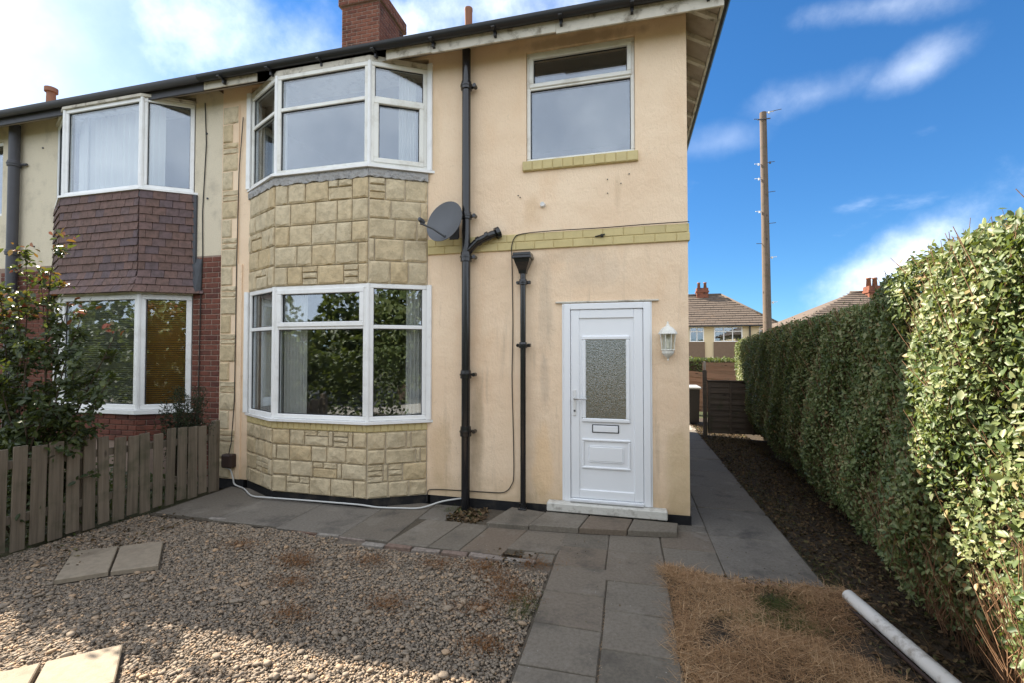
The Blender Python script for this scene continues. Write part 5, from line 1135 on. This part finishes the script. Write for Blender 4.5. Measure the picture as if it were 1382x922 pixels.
# the tiled house at the back and another one to its right
def bgroof_fn(nt, o):
    geo = nt.nodes.new('ShaderNodeNewGeometry').outputs['Position']; c = mixc(nt, noise(nt, 3.0, 8.0, .7), (.085, .068, .055), (.15, .118, .095)); c = mixc(nt, ramp(nt, noise(nt, 1.2, 6., scale3=(.5, 1, 1.5)), .6, .8), c, (.2, .125, .07)); prin(nt, o, c, .9, noise(nt, 8., 4.), .5, .05, .2)
m_bgroof = mat('far_roof_tile', bgroof_fn)
def far_house(label, ox, oy, oz, W_, D_, eave, hd, windows, chim=None, front=True):
    t = thing('tiled_house', label, 'house', (ox+W_/2, oy+D_/2, oz))
    Z = oz+eave; w = MB(); F0 = Fr((ox, oy), (ox+W_, oy)); holes = [(a, b, c+oz, d+oz) for a, b, c, d in windows]
    wall(w, F0, 0, W_, oz+2.55, Z, [h for h in holes if h[2] > oz+2.5], .2); w.box(ox, ox+.2, oy+.2, oy+D_, oz, Z).box(ox+W_-.2, ox+W_, oy+.2, oy+D_, oz, Z).box(ox+.2, ox+W_-.2, oy+D_-.2, oy+D_, oz, Z); w.build('upper_wall', m_bgcream, t)
    w = MB(); wall(w, F0, 0, W_, oz, oz+2.55, [h for h in holes if h[2] < oz+2.5], .2); w.build('lower_wall', m_redbrick, t)
    MB().box(ox+.3, ox+W_-.3, oy+2.5, oy+2.6, oz, Z-.1).box(ox+.3, ox+W_-.3, oy+.2, oy+2.5, oz+2.6, oz+2.7).build('room', m_room, t)
    for (a, b, c, d) in windows:
        k = max(2, round((b-a)/.75)); window(t, F0, a, b, c+oz, d+oz, [(i/k, (i+1)/k, 0, .72, False) for i in range(k)]+[(i/k, (i+1)/k, .72, 1, False) for i in range(k)], bar=.09, m=m_bgwhite, nd=.04)
    e = .4; x0, x1, y0_, y1_ = ox-e, ox+W_+e, oy-e, oy+D_+e; h = (y1_-y0_)/2; rz = Z+hd; b = MB()
    b.add([(x0, y0_, Z-.12), (x1, y0_, Z-.12), (x1, y1_, Z-.12), (x0, y1_, Z-.12), (x0+h, oy+D_/2, rz), (x1-h, oy+D_/2, rz)], [(0, 1, 5, 4), (2, 3, 4, 5), (1, 2, 5), (3, 0, 4), (0, 3, 2, 1)]); rf = b.build('roof', m_bgroof, t)
    c = MB(); sl = math.atan2(hd+.12, h); n = int(math.hypot(h, hd)/.33)
    for r in range(n):
        u = (r+.0)/n; ya, za = y0_+h*u, Z-.12+(hd+.12)*u; a0, a1 = x0+h*u+.05, x1-h*u-.05; yb, zb = y0_+h*(u+1/n), Z-.12+(hd+.12)*(u+1/n); xx = a0
        while xx < a1:
            ww = min(.9, a1-xx); z_ = random.uniform(.03, .06); c.add([(xx, ya-.04, za+.0), (xx+ww-.02, ya-.04, za+.0), (xx+ww-.02, ya-.04, za+z_), (xx, ya-.04, za+z_), (xx, yb, zb+.008), (xx+ww-.02, yb, zb+.008)], [(0, 1, 2, 3), (3, 2, 5, 4)]); xx += ww
    tag(c.build('roof_tiles', m_bgroof, rf), kind='stuff'); MB().tube([(x0+h, oy+D_/2, rz+.04), (x1-h, oy+D_/2, rz+.04)], .12, 8).tube([(x1-h, oy+D_/2, rz+.04), (x1, y0_, Z-.06)], .1, 8).build('ridge_tile', m_bgroof, rf, True)
    MB().box(x0, x1, y0_-.1, y0_, Z-.2, Z-.08).build('gutter', m_gutter, t)
    if chim:
        cx_, cy_, cw, cz0, cz1 = chim; k = MB().box(cx_-cw/2, cx_+cw/2, cy_-.4, cy_+.4, cz0, cz1).box(cx_-cw/2-.06, cx_+cw/2+.06, cy_-.46, cy_+.46, cz1-.42, cz1-.28).build('chimney', m_chimbrick, rf)
        for dx in (-cw*.27, cw*.27): MB().lathe([(.15, cz1), (.12, cz1+.45), (.15, cz1+.46), (.15, cz1+.55), (.1, cz1+.55)], (cx_+dx, cy_, 0), 10).build('chimney_pot', m_clay, k, True)
    return t, F0
t, F0 = far_house('distant house with brown tiled hip roof, cream walls and one brick chimney', -3.2, 38, -1.3, 14.4, 7.0, 5.62, 2.95, [(7.7, 8.88, 4.1, 5.42), (9.68, 11.95, 4.1, 5.42), (13.25, 13.95, 4.15, 5.42), (7.7, 8.88, 1.5, 2.5), (9.68, 11.95, 1.5, 2.5)], (5.62+.42, 41.5, 1.02, 5.4, 7.95))
MB().box(4.4-.0, 5.72, 37.85, 37.998, 1.25, 2.72).box(6.45, 8.78, 37.85, 37.998, 1.25, 2.72).build('tile_hanging', m_bgbrown, t); MB().tube([(9.32, 37.9, 4.3), (9.32, 37.9, -1)], .06, 8).build('downpipe', m_gutter, t)
far_house('grey roofed house half hidden behind the hedge on the right', 9.2, 25, -1.2, 9.0, 8.0, 4.9, 2.0, [(1, 3, 3.4, 4.6), (5, 7, 3.4, 4.6)], (14.2, 28.5, .62, 4.8, 6.05))

# trees over the road behind the camera: they show only as reflections in the panes
P = []; T = []; s = MB()
for (x, y, h, r_) in ((x, y+7.5, h*.80, r_*.85) for (x, y, h, r_) in ((-30, -19, 5.2, 3.4), (-25, -18, 4.4, 3.0), (-20.5, -18.5, 5.2, 3.2), (-16, -18, 4.6, 3.0), (-11.5, -19, 5.4, 3.2), (-6, -20, 6.0, 3.2), (-1.5, -21, 8.6, 3.2), (4, -19, 6.0, 3.0), (8.5, -18, 5.6, 3.0), (13, -19, 5.4, 3.0))):
    s.tube([(x, y, -.1), (x+.2, y, h*.5), (x, y, h*.8)], [.25, .18, .06], 7)
    cs = [(x+rng.normal(0, r_*.42), y+rng.normal(0, r_*.35), rng.uniform(.12, .9)*h) for _ in range(26)]
    for c in cs:
        n = 190; d = rng.normal(0, 1, (n, 3)); d = unit(d)*rng.uniform(.5, 1, (n, 1))**.5*rng.uniform(.6, 1.25); q = np.array(c)+d*np.array([1, 1, .75]); q = q[q[:, 2] > 0]; P.append(q); T.append(np.clip(rng.normal(.5, .2, len(q))+rng.normal(0, .12), 0, 1))
P = np.concatenate(P); T = np.concatenate(T); L_ = rng.uniform(.16, .34, len(P)); V, F = leaf_arrays(P, rng.normal(0, 1, P.shape)+np.array([[0, .3, .6]]), L_, L_*.6)
n = 22000; q = np.stack([rng.uniform(-26, .7, n), -6.15-np.abs(rng.normal(0, .25, n)), rng.uniform(0, 1, n)**.8*1.95], 1); q[:, 2] += .1*np.sin(q[:, 0]*1.7); P = np.concatenate([P, q]); T = np.concatenate([T, rng.uniform(.2, .9, n)]); L_ = np.concatenate([L_, rng.uniform(.08, .15, n)]); V, F = leaf_arrays(P, rng.normal(0, 1, P.shape)+np.array([[0, .5, .5]]), L_, L_*.6)
tb = npmesh('tree_belt', V, F, m_treeleaf, np.repeat(T, 2)); tag(tb, kind='stuff'); o = s.build('tree_trunks', m_bark); tag(o, kind='stuff')
